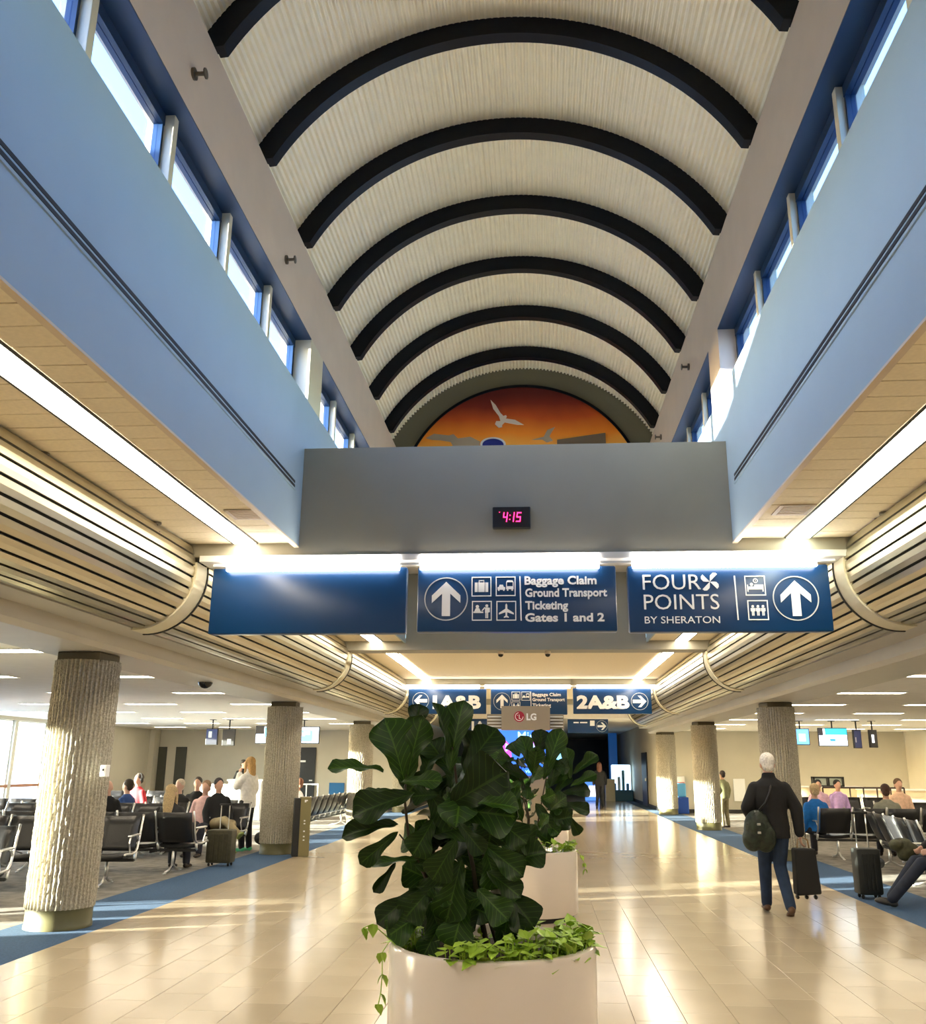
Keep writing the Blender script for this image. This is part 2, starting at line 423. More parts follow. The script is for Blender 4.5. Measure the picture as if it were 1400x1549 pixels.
# ---- curved metal slat coves, beams, hoops
CR = .60
cLx, cRx, cZ = -4.16, 3.64, 3.54
NS = 10; A0, A1 = R(27), R(-88)
BAYS = [(-6, 8.93, 'nearest'), (9.25, 16.6, 'second'), (16.9, 24.3, 'third'), (24.6, 31.9, 'farthest')]
for side, s, cx in (('left', -1, cLx), ('right', 1, cRx)):
    # point on the arc; angle 0 faces the hall
    P = lambda r, q: (cx - s * r * math.cos(q), cZ + r * math.sin(q))
    for (ya, yb, nm) in BAYS:
        D = empty('slatted_metal_cove', (0, ya, 0), label='curved cove of satin metal slats above the %s columns, %s bay' % (side, nm), cat='ceiling cove')
        bk = MB()
        for i in range(14):
            t, u = A0 + .1 + (A1 - .1 - A0 - .1) * i / 14, A0 + .1 + (A1 - .1 - A0 - .1) * (i + 1) / 14
            bk.prism([P(CR - .06, t), P(CR - .03, t), P(CR - .03, u), P(CR - .06, u)], 0, yb - ya)
        bk.build('backing', M_dark, D, fix=True)
        for i in range(NS):
            t = A0 + (A1 - A0) * i / NS - .02; u = A0 + (A1 - A0) * (i + 1) / NS + .02
            sb = MB(); tm = (t + u) / 2
            sb.prism([P(CR - .02, t), P(CR, t), P(CR + .004, tm), P(CR, u), P(CR - .02, u)], 0, yb - ya)
            sb.build('slat', M_slat, D, fix=True)
    # plaster hoops at the cross beams
    for (ya, yb) in ((8.93, 9.22), (16.6, 16.88), (24.3, 24.58), (31.9, 32.2)):
        h = MB(); aa, ab = R(8), R(-92)
        for i in range(20):
            t, u = aa + (ab - aa) * i / 20, aa + (ab - aa) * (i + 1) / 20
            h.prism([P(CR - .02, t), P(CR + .02, t), P(CR + .02, u), P(CR - .02, u)], ya, yb)
        hb = struct('trim_hoop_%s' % side, h, M_cream, fix=True, smooth=True)
        e = MB()
        for i in range(20):
            t, u = aa + (ab - aa) * i / 20, aa + (ab - aa) * (i + 1) / 20
            e.prism([P(CR - .03, t), P(CR + .03, t), P(CR + .03, u), P(CR - .03, u)], yb, yb + .03)
        e.build('shadow_joint', M_dark, hb, fix=True)
    bx = cx + s * .34
    ex = bx + s * .85
    bm_ = MB().prism([(cx + s * .0, 2.935), (bx, 2.935), (bx, 2.80), (bx + s * .05, 2.75), (ex, 2.75), (ex, 3.9), (cx + s * .0, 3.9), (cx + s * 0, 3.0)], -6, 34.4)
    struct('trim_%s_column_beam' % side, bm_, M_beam, smooth=True)
# ---- concourse shells
struct('ceiling_left_seating', MB().box(-14.7, -5.34, -6, 34.2, 2.83, 3.0), M_ceil)
struct('ceiling_right_seating', MB().box(4.82, 13.2, -6, 34.2, 2.83, 3.0), M_ceil)
struct('wall_left_far', MB().box(-14.7, -4.75, 34, 34.2, -.1, 3), M_wall)
struct('wall_left_end_corridor', MB().box(-4.95, -4.75, 34.2, 62, -.1, 4), M_wall)
struct('wall_right_far', MB().box(4.38, 13.3, 34, 34.2, -.1, 3), M_wall)
struct('wall_right_end_corridor', MB().box(4.38, 4.6, 34.2, 62, -.1, 4), M_wall)
struct('baseboard_right', MB().box(4.36, 12.9, 33.96, 34.0, 0, .12).box(4.34, 4.38, 34, 60, 0, .12), M_black)
struct('baseboard_left', MB().box(-14.4, -4.8, 33.96, 34, 0, .12), M_black)
struct('wall_right_side', MB().box(13.0, 13.2, -6, 34, -.1, 3), M_wall)
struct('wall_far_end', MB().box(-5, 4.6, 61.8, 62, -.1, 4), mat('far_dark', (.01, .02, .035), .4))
# left window wall: sill, head, piers
wins = [(5.35, 6.4), (6.85, 7.65), (15.8, 18.2), (18.4, 20.6), (20.8, 22.8), (23.0, 24.6), (24.75, 26.3), (26.55, 28.6)]
lw = MB().box(-14.7, -14.5, -6, 34, -.1, .28).box(-14.7, -14.5, -6, 34, 2.74, 3)
ys = [-6] + [q for a, b in wins for q in (a, b)] + [34]
for i in range(0, len(ys), 2): lw.box(-14.7, -14.5, ys[i], ys[i + 1], .28, 2.74)
struct('wall_left_windows', lw, M_wall)
for i, (a, b) in enumerate(wins):
    W = empty('window_lounge_%d' % (i + 1), (-14.6, (a + b) / 2, .28), kind='structure'); L = (b - a) / 2
    MB().box(-.03, .03, -L, -L + .04, 0, 2.46).box(-.03, .03, L - .04, L, 0, 2.46).box(-.03, .03, -L, L, 0, .04).box(-.03, .03, -L, L, 2.42, 2.46).build('window_frame', M_white, W)
    MB().box(-.004, .004, -L + .04, L - .04, .04, 2.42).build('pane', M_glass, W)
    MB().box(.04, .09, -L - .05, L + .05, .66, .74).build('guard_rail', mat('rail_wood', (.35, .16, .08), .5), W)
# doors / dark recessed panels
def door(name, x0, x1, y0, y1, z1, m=M_dark, handle=None, z0=0):
    d = struct(name, MB().bevbox(x0, x1, y0, y1, z0, z1, .004), m)
    if handle: MB().bevbox(*handle, .004).build('door_handle', M_alu, d)
    return d
Dk = mat('door_black', (.008, .008, .009), .4); Dg = mat('panel_olive', (.05, .05, .035), .5)
p0 = at(451, 1200, 34); p1 = at(475, 1200, 34)
door('door_1', p0.x, p1.x, 33.93, 33.99, 2.2, Dk, (p1.x - .2, p1.x - .08, 33.9, 33.93, 1.0, 1.04))
pa = at(453, 1150, 33.92); pb = at(462, 1153, 33.92); MB().bevbox(pa.x, pb.x, 33.915, 33.929, pb.z, pa.z, .003).build('door_plate', M_alu, bpy.data.objects['door_1'])
for i, (ua, ub) in enumerate(((232, 250), (264, 280))):
    p0 = at(ua, 1160, 33.95); p1 = at(ub, 1160, 33.95)
    door('door_%d' % (i + 2), p0.x, p1.x, 33.93, 33.99, 2.2, Dg)
p0 = at(212, 1160, 33.95); p1 = at(224, 1160, 33.95)
struct('wall_left_recess', MB().box(p0.x, p1.x, 33.9, 33.99, 0, 2.7), Dg)
struct('wall_left_pier', MB().box(p1.x, p1.x + .35, 33.5, 33.99, 0, 2.82), M_wall)
door('door_4', 4.33, 4.39, 38.6, 40.4, 2.15, Dk, (4.28, 4.33, 38.8, 38.84, 1, 1.12))
for i, (ya, yb) in enumerate(((30.0, 31.6), (26.3, 27.8))):
    door('door_%d' % (i + 5), 12.93, 13.01, ya, yb, 2.15, mat('door_brown', (.09, .06, .04), .5), (12.88, 12.93, ya + .1, ya + .2, 1, 1.04))
# far end: dark shop front with a blue pillar (glow painted in) and white display
def shop():
    S = empty('lit_shop_display', (3.82, 44.6, 0), label='pale blue lit shop display at the far end of the hall', cat='display')
    MB().bevbox(-.45, .45, .1, .4, .5, 1.65, .05).build('glow_panel', emis('pale_glow', (.55, .80, 1), 1.6), S)
    MB().bevbox(-.48, .5, -.3, .5, 0, .5, .03).build('counter', mat('shop_base', (.02, .12, .22), .4), S)
    for i in range(4): MB().bevbox(-.4 + i * .2, -.27 + i * .2, -.2, -.05, .5, .8 + .3 * ((i * 7) % 3), .03).build('product_box', mat('goods%d' % (i % 3), ((.05, .25, .6), (.7, .8, .85), (.1, .35, .5))[i % 3], .4), S)
    p = at(928, 1170, 50)
    b = MB().bevbox(p.x - .22, p.x + .22, 50, 50.4, 0, 3.3, .03).build('blue_pillar', mat('pillar_blue', (.01, .12, .42), .3, emit=(.02, .2, .7), es=.08))  # pillar is no lamp; a faint glow is put into its material
    tag(b, 'slim bright blue pillar beside the pale lit shop at the far end', 'pillar')
    a, c = at(886, 1211, 44), at(903, 1211, 44)
    K = empty('blue_display_box', (a.x + .3, 44, 0), label='low glowing blue and white display box near the walking person far away', cat='display')
    MB().bevbox(-.32, .32, 0, .3, .02, .86, .02).build('body', mat('box_blue', (.03, .12, .55), .4, emit=(.1, .3, 1), es=.6), K)
    MB().bevbox(-.16, .16, -.02, 0, .2, .7, .004).build('poster', emis('box_white', (.8, .8, 1), .9), K)
    c = at(923, 1203, 44)
    B = MB().bevbox(c.x - .22, c.x + .22, 44, 44.4, 0, 1.0, .02).build('cream_bin', M_cream); tag(B, 'cream waist-high bin beside the far walking person', 'bin')
shop()

# ================================================================ COLUMNS
shaft = MB(); NF = 46; prof = []
zs = [.19 + (2.66 - .19) * i / 60 for i in range(61)]
for zi, z in enumerate(zs):
    for j in range(NF * 4):
        t = 2 * PI * j / (NF * 4); ph = j % 4
        r = .335 if ph in (0, 1) else .312
        r += random.uniform(-.006, .005) if ph in (0, 1) else random.uniform(-.003, .003)
        shaft.v.append((r * math.cos(t), r * math.sin(t), z))
W_ = NF * 4
for zi in range(60):
    for j in range(W_):
        j2 = (j + 1) % W_; shaft.f.append((zi * W_ + j, zi * W_ + j2, (zi + 1) * W_ + j2, (zi + 1) * W_ + j))
shaft.f.append(tuple(60 * W_ + j for j in range(W_)))
colbase = empty('ribbed_column', (-4.9, 9.55, 0), label='x', cat='column', group='ribbed concrete columns along the hall')
shaft.build('shaft', M_concrete, colbase)
MB().lathe([(.0, 0), (.325, 0), (.325, .03), (.318, .04), (.318, .17), (.32, .19), (0, .19)], n=48).build('plinth', M_plinth, colbase, smooth=True)
MB().bevbox(-.235, .235, -.235, .235, 2.64, 2.748, .01).build('capital', mat('capital_brown', (.12, .10, .06), .7), colbase)
names = {('L', 0): 'ribbed concrete column nearest the camera on the left', ('L', 1): 'second ribbed concrete column on the left, beside the tall narrow stand',
         ('L', 2): 'third ribbed column on the left, half sunlit behind the fig leaves', ('L', 3): 'fourth ribbed column on the left, behind the big fig plant',
         ('R', 1): 'ribbed concrete column right behind the white-haired walking man', ('R', 2): 'right-hand column with brilliant sunlit lower half, nearer of the two',
         ('R', 3): 'sunlit right-hand column farthest down the hall, beside the blue bin', ('R', 0): 'ribbed column at the right edge'}
first = True
for i in range(4):
    for sd, x in (('L', -4.9), ('R', 4.38)):
        if sd == 'R' and i == 0: continue
        y = (9.55, 17.4, 25.1, 32.8)[i]
        if first: colbase['label'] = names[(sd, i)]; first = False; colbase.location = (x, y, 0)
        else: copy_tree(colbase, (x, y, 0), .1 * i, names[(sd, i)])
p = at(158, 1166, 9.25)
o = MB().bevbox(p.x - .035, p.x + .035, p.y - .03, p.y + .05, p.z - .06, p.z + .06, .008).build('wall_switch', M_white)
tag(o, 'small white switch box fixed to the nearest left column', 'switch')
MB().bevbox(p.x - .008, p.x + .008, p.y - .036, p.y - .03, p.z + .0, p.z + .02, .002).build('sensor', M_black, o)

# ================================================================ SEATING-AREA CEILING LIGHTS
clab = None
for sd, xs in (('left', (-6.0, -8.3, -10.6, -12.9)), ('right', (5.65, 7.95, 10.2, 12.3))):
    for x in xs:
        for i in range(9):
            y = 6.75 + 3.08 * i
            L = 'fluorescent panel in the %s lounge ceiling, %s row from the camera, %s from the hall' % (sd, ('first', 'second', 'third', 'fourth', 'fifth', 'sixth', 'seventh', 'eighth', 'ninth')[i], ('nearest', 'second', 'third', 'farthest')[(-6.0, -8.3, -10.6, -12.9).index(x) if sd == 'left' else (5.65, 7.95, 10.2, 12.3).index(x)])
            g = 'fluorescent panels of the %s seating-area ceiling' % sd
            if clab is None:
                clab = empty('ceiling_panel_light', (x, y, 2.83), label=L, cat='ceiling light', group=g)
                MB().box(-.56, .56, -.17, -.145, -.012, .0).box(-.56, .56, .145, .17, -.012, 0).box(-.56, -.54, -.145, .145, -.012, 0).box(.54, .56, -.145, .145, -.012, 0).build('frame', M_white, clab)
                MB().box(-.54, .54, -.145, .145, -.008, -.001).build('diffuser', emis('panel_glow', (1, .86, .64), E_CONC), clab)
            else:
                c = copy_tree(clab, (x, y, 2.83), 0, L); c['group'] = g

# ================================================================ SIGNS
YS = 8.93
def sign_box(name, u0, u1, vt, vb, y, label, m=M_signb):
    a, b = at(u0, vt, y), at(u1, vb, y)
    S = empty(name, ((a.x + b.x) / 2, y, b.z), label=label, cat='sign')
    hw = (b.x - a.x) / 2; H = a.z - b.z
    MB().bevbox(-hw, hw, 0, .12, 0, H, .018).build('panel', m, S, smooth=True)
    return S
def art(S, name, m, y, fn, depth=.008):
    mb = MB(); fn(mb, y - depth, y - .001); o = mb.build(name, m, S, fix=True)
    o.matrix_parent_inverse = Matrix.Translation(-Vector(S.location)); return o
def P2(u, v, y): p = at(u, v, y); return (p.x, p.z)
def reparent(o, S): o.matrix_parent_inverse = Matrix.Translation(-Vector(S.location)); return o
def tx(s, u0, v0, u1, y, S, **k):
    o = text(s, u0, v0, u1, y - .006, k.pop('m', M_signw), 'lettering', S, **k); return reparent(o, S)
def poly(S, name, pts, y, m=M_signw): return art(S, name, m, y, lambda b, a, c: b.prism([P2(u, v, y) for u, v in pts], a, c))
def arrow(S, u, v, r, y, ang=0, ring=True):
    c = P2(u, v, y); k = (P2(u + 1, v, y)[0] - c[0])
    base = [(0, .92), (.76, .18), (.76, -.22), (.22, .28), (.22, -.92), (-.22, -.92), (-.22, .28), (-.76, -.22), (-.76, .18)]
    ca, sa = math.cos(ang), math.sin(ang); f = .86 * r * k
    pts = [(c[0] + f * (x * ca - z * sa), c[1] + f * (x * sa + z * ca)) for x, z in base]
    art(S, 'arrow', M_signw, y, lambda b, a, d: b.prism(pts, a, d))
    if ring: art(S, 'arrow_ring', M_alu_sign, y, lambda b, a, d: b.ring(c, r * k * .95, r * k, a, d, 40))
M_alu_sign = mat('sign_ring_grey', (.55, .58, .60), .4)
def icon(S, u, v, h, y, kind):
    c = P2(u, v, y); k = (P2(u + 1, v, y)[0] - c[0]) * h
    q = lambda x, z: (c[0] + x * k, c[1] + z * k)
    def frame(b, a, d):
        for (x0, x1, z0, z1) in ((-1, 1, .9, 1), (-1, 1, -1, -.9), (-1, -.9, -.9, .9), (.9, 1, -.9, .9)):
            b.prism([q(x0, z0), q(x1, z0), q(x1, z1), q(x0, z1)], a, d)
    art(S, 'pictogram_frame', M_signw, y, frame)
    def body(b, a, d):
        rect = lambda x0, x1, z0, z1: b.prism([q(x0, z0), q(x1, z0), q(x1, z1), q(x0, z1)], a, d)
        disc = lambda x, z, r: b.prism([q(x + r * math.cos(t * PI / 8), z + r * math.sin(t * PI / 8)) for t in range(16)], a, d)
        if kind == 'bag':
            rect(-.68, -.38, -.55, .42); rect(-.32, .32, -.55, .42); rect(.38, .68, -.55, .42)
            rect(-.28, -.2, .42, .62); rect(.2, .28, .42, .62); rect(-.28, .28, .56, .66)
        if kind == 'bus':
            rect(.05, .8, -.30, .0); b.prism([q(.05, .42), q(.8, .42), q(.7, .6), q(.15, .6)], a, d); rect(.05, .14, 0, .42); rect(.71, .8, 0, .42); rect(.12, .28, -.45, -.3); rect(.58, .74, -.45, -.3)
            rect(-.82, -.05, -.35, -.08); b.prism([q(-.7, -.08), q(-.17, -.08), q(-.27, .16), q(-.6, .16)], a, d); rect(-.76, -.62, -.46, -.35); rect(-.26, -.12, -.46, -.35)
        if kind == 'counter':
            rect(-.85, .15, -.22, -.08); disc(-.45, .42, .17); b.prism([q(-.75, -.06), q(-.12, -.06), q(-.25, .25), q(-.62, .25)], a, d)
            disc(.5, .5, .15); rect(.32, .68, -.2, .33); rect(.36, .48, -.75, -.2); rect(.52, .64, -.75, -.2); b.prism([q(-.05, 0), q(.1, 0), q(.34, .3), (q(.28, .38))], a, d); rect(.68, .8, -.15, .3)
        if kind == 'plane':
            b.prism([q(0, .75), q(.1, .6), q(.1, .2), q(.75, -.22), q(.75, -.38), q(.1, -.15), q(.08, -.48), q(.25, -.62), q(.25, -.72), q(0, -.66),
                     q(-.25, -.72), q(-.25, -.62), q(-.08, -.48), q(-.1, -.15), q(-.75, -.38), q(-.75, -.22), q(-.1, .2), q(-.1, .6)], a, d)
        if kind == 'bed':
            rect(-.8, -.68, -.6, .1); rect(-.68, .7, -.38, -.08); rect(.68, .8, -.6, .1); disc(-.35, .12, .16); rect(-.1, .66, -.06, .1); b.ring(q(.05, .5), .16 * k, .24 * k, a, d, 16); rect(.03, .08, .42, .6)
        if kind == 'people':
            for x in (-.5, 0, .5):
                disc(x, .38, .13); rect(x - .15, x + .15, -.15, .22); rect(x - .12, x - .02, -.55, -.15); rect(x + .02, x + .12, -.55, -.15); rect(x - .22, x - .16, -.1, .2); rect(x + .16, x + .22, -.1, .2)
    art(S, 'pictogram', M_signw, y, body)
# row one
s1 = sign_box('hanging_sign', 322, 613, 860, 958, YS, 'plain blank blue hanging sign, leftmost of the near row')
s2 = sign_box('hanging_sign', 632, 934, 858, 955, YS, 'blue hanging sign listing Baggage Claim and Gates 1 and 2')
s3 = sign_box('hanging_sign', 948, 1262, 856, 955, YS, 'blue hanging sign reading FOUR POINTS, rightmost of the near row')
arrow(s2, 674.5, 906, 33, YS)
for (u, v_, kd) in ((728, 887.5, 'bag'), (764.5, 887, 'bus'), (728.5, 924, 'counter'), (765.5, 924, 'plane')): icon(s2, u, v_, 15, YS, kd)
poly(s2, 'divider', [(785, 872), (787, 872), (789, 939), (787, 939)], YS)
for s, v_, u1 in (('Baggage Claim', 884, 902), ('Ground Transport', 902.5, 918), ('Ticketing', 921.5, 859), ('Gates 1 and 2', 940, 914)):
    tx(s, 793 if v_ < 900 else 794, v_, u1, YS, s2, bold=.03, hpx=12.5)
tx('FOUR', 972, 892, 1060, YS, s3, bold=-.004, hpx=24)
tx('POINTS', 974, 922, 1088, YS, s3, bold=-.004, hpx=24)
tx('BY SHERATON', 975, 943, 1089, YS, s3, bold=-.002, hpx=11)
for a in range(4):
    t = PI / 4 + a * PI / 2; c = (1073, 880)
    pts = [c] + [(c[0] + 15 * math.cos(t + d) * s, c[1] - 15 * math.sin(t + d) * s) for d, s in ((.02, 1.05), (.25, 1.05), (.5, .92), (.75, .65), (.8, .4))]
    poly(s3, 'pinwheel_blade', pts, YS)
poly(s3, 'divider', [(1109, 871), (1111, 871), (1117, 938), (1115, 938)], YS)
icon(s3, 1141.5, 886, 15.5, YS, 'bed'); icon(s3, 1146, 923, 15.5, YS, 'people')
arrow(s3, 1203, 905, 35, YS)
# row two
Y2 = 24.3
t1 = sign_box('hanging_sign', 618, 735, 1042, 1080, Y2, 'blue hanging sign 1A&B with a left arrow in the second row')
t2 = sign_box('hanging_sign', 742, 858, 1042, 1081, Y2, 'blue hanging Baggage Claim sign in the second row, above the grey board')
t3 = sign_box('hanging_sign', 866, 986, 1041, 1080, Y2, 'blue hanging sign 2A&B with a right arrow in the second row')
arrow(t1, 636, 1060, 12.5, Y2, PI / 2); tx('1A&B', 654, 1071, 727, Y2, t1, bold=.05, hpx=19)
arrow(t2, 759, 1061, 13, Y2)
icon(t2, 780, 1053, 6.5, Y2, 'bag'); icon(t2, 795, 1053, 6.5, Y2, 'bus'); icon(t2, 780, 1068, 6.5, Y2, 'counter')
poly(t2, 'divider', [(802, 1046), (803, 1046), (803.5, 1076), (802.5, 1076)], Y2)
for s, v_, u1 in (('Baggage Claim', 1053, 848), ('Ground Transport', 1060.5, 854), ('Ticketing', 1069, 833)): tx(s, 805, v_, u1, Y2, t2, bold=.03, hpx=5)
tx('2A&B', 872, 1071, 952, Y2, t3, bold=.05, hpx=19); arrow(t3, 967, 1061, 13, Y2, -PI / 2)
# row three
Y3 = 32.0 + 3
u1_ = sign_box('hanging_sign', 700, 764, 1086, 1109, Y3, 'small far blue sign reading 1A, third row left')
tx('1A', 713, 1104, 733, Y3, u1_, bold=.05, hpx=13); arrow(u1_, 706, 1098, 5, Y3, PI / 2)
u2_ = sign_box('hanging_sign', 858, 920, 1087, 1109, Y3, 'small far blue sign with a right arrow, third row right')
[art(u2_, 'mark', M_signw, Y3, (lambda a_, c_: lambda b, a, d: b.prism([P2(a_, 1092, Y3), P2(c_, 1092, Y3), P2(c_, 1094, Y3), P2(a_, 1094, Y3)], a, d))(a_, c_)) for a_, c_ in ((867, 875), (877, 888))]; arrow(u2_, 910, 1098.5, 8.5, Y3, -PI / 2)
art(u2_, 'pictogram', M_signw, Y3, lambda b, a, d: b.prism([P2(892, 1090, Y3), P2(899, 1090, Y3), P2(899, 1098, Y3), P2(892, 1098, Y3)], a, d))
# tubes over the signs
def tube_light(u0, u1, ub0, ub1, vt, vb, y, label, parts):
    a, b = at(u0, vt, y), at(u1, vb, y)
    T = empty('sign_light', (0, y, b.z), label=label, cat='light fixture')
    H = a.z - b.z
    MB().bevbox(a.x, b.x, -.04, .3, H * .62, H + .0, .004).build('housing', M_white, T)
    MB().bevbox(at(ub0 - 20, vt, y).x, at(ub1 + 20, vt, y).x, -.05, -.03, H * .30, H * .45, .003).build('reflector_lip', M_white, T)
    for (p, q) in parts:
        MB().box(at(p, vt, y).x, at(q, vt, y).x, -.055, .04, .008, H * .92).build('lamp_tube', emis('sign_tube', (1, .93, .85), E_SIGN), T)
    return T
tube_light(304, 1294, 346, 1240, 842, 858, 8.93, 'long bright fluorescent fixture above the near row of blue signs', [(346, 605), (636, 905), (955, 1232)])
tube_light(604, 1000, 615, 990, 1036, 1041.5, 24.3, 'bright fluorescent fixture above the second row of blue signs', [(610, 725), (733, 862), (872, 990)])

# ---- clock
c = at(773.5, 785, 8.93)
K = empty('digital_clock', (c.x, 8.93, c.z), label='black digital clock with red digits 4:15 on the grey cross beam', cat='clock')
a, b = at(745, 769, 8.93), at(802, 800, 8.93); hw, hh = (b.x - a.x) / 2, (a.z - b.z) / 2
MB().bevbox(-hw, hw, -.07, -.001, -hh, hh, .01).build('case', M_black, K)
red = emis('led_red', (1, .015, .10), 5)
def seg(mb, x, z, w_, h_, on, t=.009, y0=-.077, y1=-.0705):
    hs = h_ / 2; sk = .12
    def r(x0, x1, z0, z1): mb.prism([(x0 + z0 * sk, z0), (x1 + z0 * sk, z0), (x1 + z1 * sk, z1), (x0 + z1 * sk, z1)], y0, y1)
    D = {'a': (x, x + w_, z + h_ - t, z + h_), 'g': (x, x + w_, z + hs - t / 2, z + hs + t / 2), 'd': (x, x + w_, z, z + t),
         'f': (x, x + t, z + hs, z + h_), 'e': (x, x + t, z, z + hs), 'b': (x + w_ - t, x + w_, z + hs, z + h_), 'c': (x + w_ - t, x + w_, z, z + hs)}
    for k_ in on: r(*D[k_])
for x, on in ((-.085, 'fgbc'), (-.016, 'bc'), (.052, 'afgcd')):
    mb = MB(); seg(mb, x, -.05, .045, .1, on); mb.build('digit', red, K)
MB().box(-.018, -.009, -.077, -.0705, .015, .025).box(-.021, -.012, -.077, -.0705, -.03, -.020).build('colon', red, K)
MB().box(-.125, -.118, -.075, -.0705, .05, .057).build('indicator', red, K)

# ================================================================ MURAL
YM = 14.98
RM = 2.12
mu = MB(); pts = [(MID - .01 + RM * math.sin(-1.25 + 2.5 * i / 60), 6.04 + RM * math.cos(-1.25 + 2.5 * i / 60)) for i in range(61)]
mu.prism(pts, YM - .01, 15.0)
Mm = bpy.data.materials.new('sunset_paint'); Mm.use_nodes = True; n = Mm.node_tree; b = n.nodes['Principled BSDF']; b.inputs['Roughness'].default_value = .5
tc = n.nodes.new('ShaderNodeTexCoord'); sp = n.nodes.new('ShaderNodeSeparateXYZ'); mr = n.nodes.new('ShaderNodeMapRange'); mr.inputs[1].default_value = 7.0; mr.inputs[2].default_value = 8.2
no = n.nodes.new('ShaderNodeTexNoise'); no.inputs['Scale'].default_value = 1.2; ad = n.nodes.new('ShaderNodeMath'); ad.operation = 'MULTIPLY_ADD'; ad.inputs[1].default_value = .25
rp = n.nodes.new('ShaderNodeValToRGB'); els = rp.color_ramp.elements
els[0].position = .12; els[0].color = (1.0, .50, .08, 1); els[1].position = 1; els[1].color = (.13, .012, .008, 1)
e = els.new(.35); e.color = (1.0, .30, .02, 1); e = els.new(.6); e.color = (.62, .09, .01, 1); e = els.new(.8); e.color = (.24, .022, .008, 1)
n.links.new(tc.outputs['Object'], sp.inputs[0]); n.links.new(sp.outputs['Z'], mr.inputs[0]); n.links.new(tc.outputs['Object'], no.inputs['Vector'])
n.links.new(no.outputs['Fac'], ad.inputs[0]); n.links.new(mr.outputs[0], ad.inputs[2]); n.links.new(ad.outputs[0], rp.inputs[0]); n.links.new(rp.outputs[0], b.inputs['Base Color'])
mural = mu.build('mural', Mm); tag(mural, 'half-round sunset mural with white gulls on the end wall of the vault', 'mural')
MB().ring((MID - .01, 6.04), RM, RM + .045, YM - .03, 15.0, 60, PI / 2 - 1.27, PI / 2 + 1.27).build('mural_frame', M_rib, mural, fix=True)
C5 = lambda x, y_: P2(560 + x / 3.111, 480 + y_ / 3.111, YM)
def mural_piece(name, pts, m, y0=YM - .022):
    MB().prism([C5(*p) for p in pts], y0, YM - .01).build(name, m, mural, fix=True)
Mg = mat('gull_white', (.75, .62, .48), .6); Mg2 = mat('gull_grey', (.42, .33, .22), .6)
mural_piece('gull', [(565, 390), (590, 415), (612, 452), (626, 466), (638, 462), (642, 470), (636, 478), (680, 484), (722, 508), (690, 507), (632, 496), (620, 508), (620, 518), (604, 522), (586, 505), (592, 490), (612, 490), (604, 466), (578, 432)], Mg)
mural_piece('gull', [(262, 570), (300, 550), (370, 558), (392, 552), (412, 572), (470, 564), (515, 586), (512, 640), (400, 630), (378, 588), (330, 580), (290, 578)], Mg2)
mural_piece('gull', [(760, 578), (815, 564), (832, 532), (868, 518), (852, 542), (842, 562), (858, 582), (830, 590), (808, 577)], Mg2)
mural_piece('blue_disc', [(577 + 60 * math.cos(t * PI / 16), 600 - 34 * math.sin(t * PI / 16)) for t in range(-4, 21)], mat('mural_white', (.75, .75, .7), .6))
mural_piece('blue_disc', [(577 + 50 * math.cos(t * PI / 16), 602 - 28 * math.sin(t * PI / 16)) for t in range(-4, 21)], mat('mural_blue', (.01, .02, .2), .6), YM - .03)
mural_piece('grey_block', [(878, 578), (1105, 545), (1110, 640), (878, 640)], mat('mural_block', (.17, .12, .07), .6))

# ================================================================ SPRINKLERS, DIFFUSER PANELS, DOMES
def sprinkler(p, d, label):
    d = Vector(d); S = empty('sprinkler', p, label=label, cat='sprinkler', group=None)
    MD = mat('dull_metal', (.16, .14, .11), .4, metal=.8)
    MB().tube([(0, 0, 0), d * .02], .045, 14).build('escutcheon', MD, S)
    MB().tube([d * .02, d * .09], .016, 8).build('nozzle', MD, S)
    a = Vector((0, 1, 0)); MB().tube([d * .09, d * .10], .04, 10).tube([d * .03, d * .05 + a * .018, d * .075], .004, 6).tube([d * .03, d * .05 - a * .018, d * .075], .004, 6).build('deflector', MD, S)
def onwall(u, v, X): d = ray(u, v); return EYE + d * (X / d.x)
sprinkler(onwall(292, 112, XL), (1, 0, 0), 'sidewall sprinkler on the left roof beam, nearest the camera')
sprinkler(onwall(432, 393, XL), (1, 0, 0), 'sidewall sprinkler on the left roof beam, farther one')
sprinkler(onwall(1042, 555, XR), (-1, 0, 0), 'sidewall sprinkler on the right roof beam, nearer one')
sprinkler(onwall(1000, 661, XR), (-1, 0, 0), 'sidewall sprinkler on the right roof beam, low by the mural')
for i, (u, v, L) in enumerate(((65, 685, 'pendent sprinkler in the left tiled soffit, nearest camera'), (237, 790, 'pendent sprinkler in the left tiled soffit, near the cross beam'), (1337, 775, 'pendent sprinkler in the right tiled soffit'))):
    p = atz(u, v, ZS); sprinkler((p.x, p.y, ZS), (0, 0, -1), L)
for u, v, L in ((372, 779, 'left'), (1200, 772, 'right')):  # supply air diffuser plates in the soffits
    p = atz(u, v, ZS - .01); D = empty('ceiling_diffuser_panel', (p.x, p.y, ZS), label='small beige supply air diffuser in the %s tiled soffit near the beam' % L, cat='vent')
    MB().bevbox(-.16, .16, -.16, .16, -.012, -.001, .003).build('plate', mat('plate_beige', (.50, .42, .34), .6), D)
    for q in range(6): MB().box(-.12, .12, -.12 + q * .045, -.105 + q * .045, -.016, -.012).build('louvre', M_taupe, D)
def dome(p, label, r=.085):
    D = empty('dome_camera', p, label=label, cat='camera')
    MB().lathe([(0, 0), (r * 1.15, 0), (r * 1.15, -.05), (r, -.06)], n=20).build('mount', M_taupe, D, smooth=True)
    MB().lathe([(r, -.06)] + [(r * math.cos(t * PI / 16), -.06 - r * math.sin(t * PI / 16)) for t in range(1, 9)], n=20).build('dome', mat('dome_glass', (.005, .005, .006), .08), D, smooth='all')
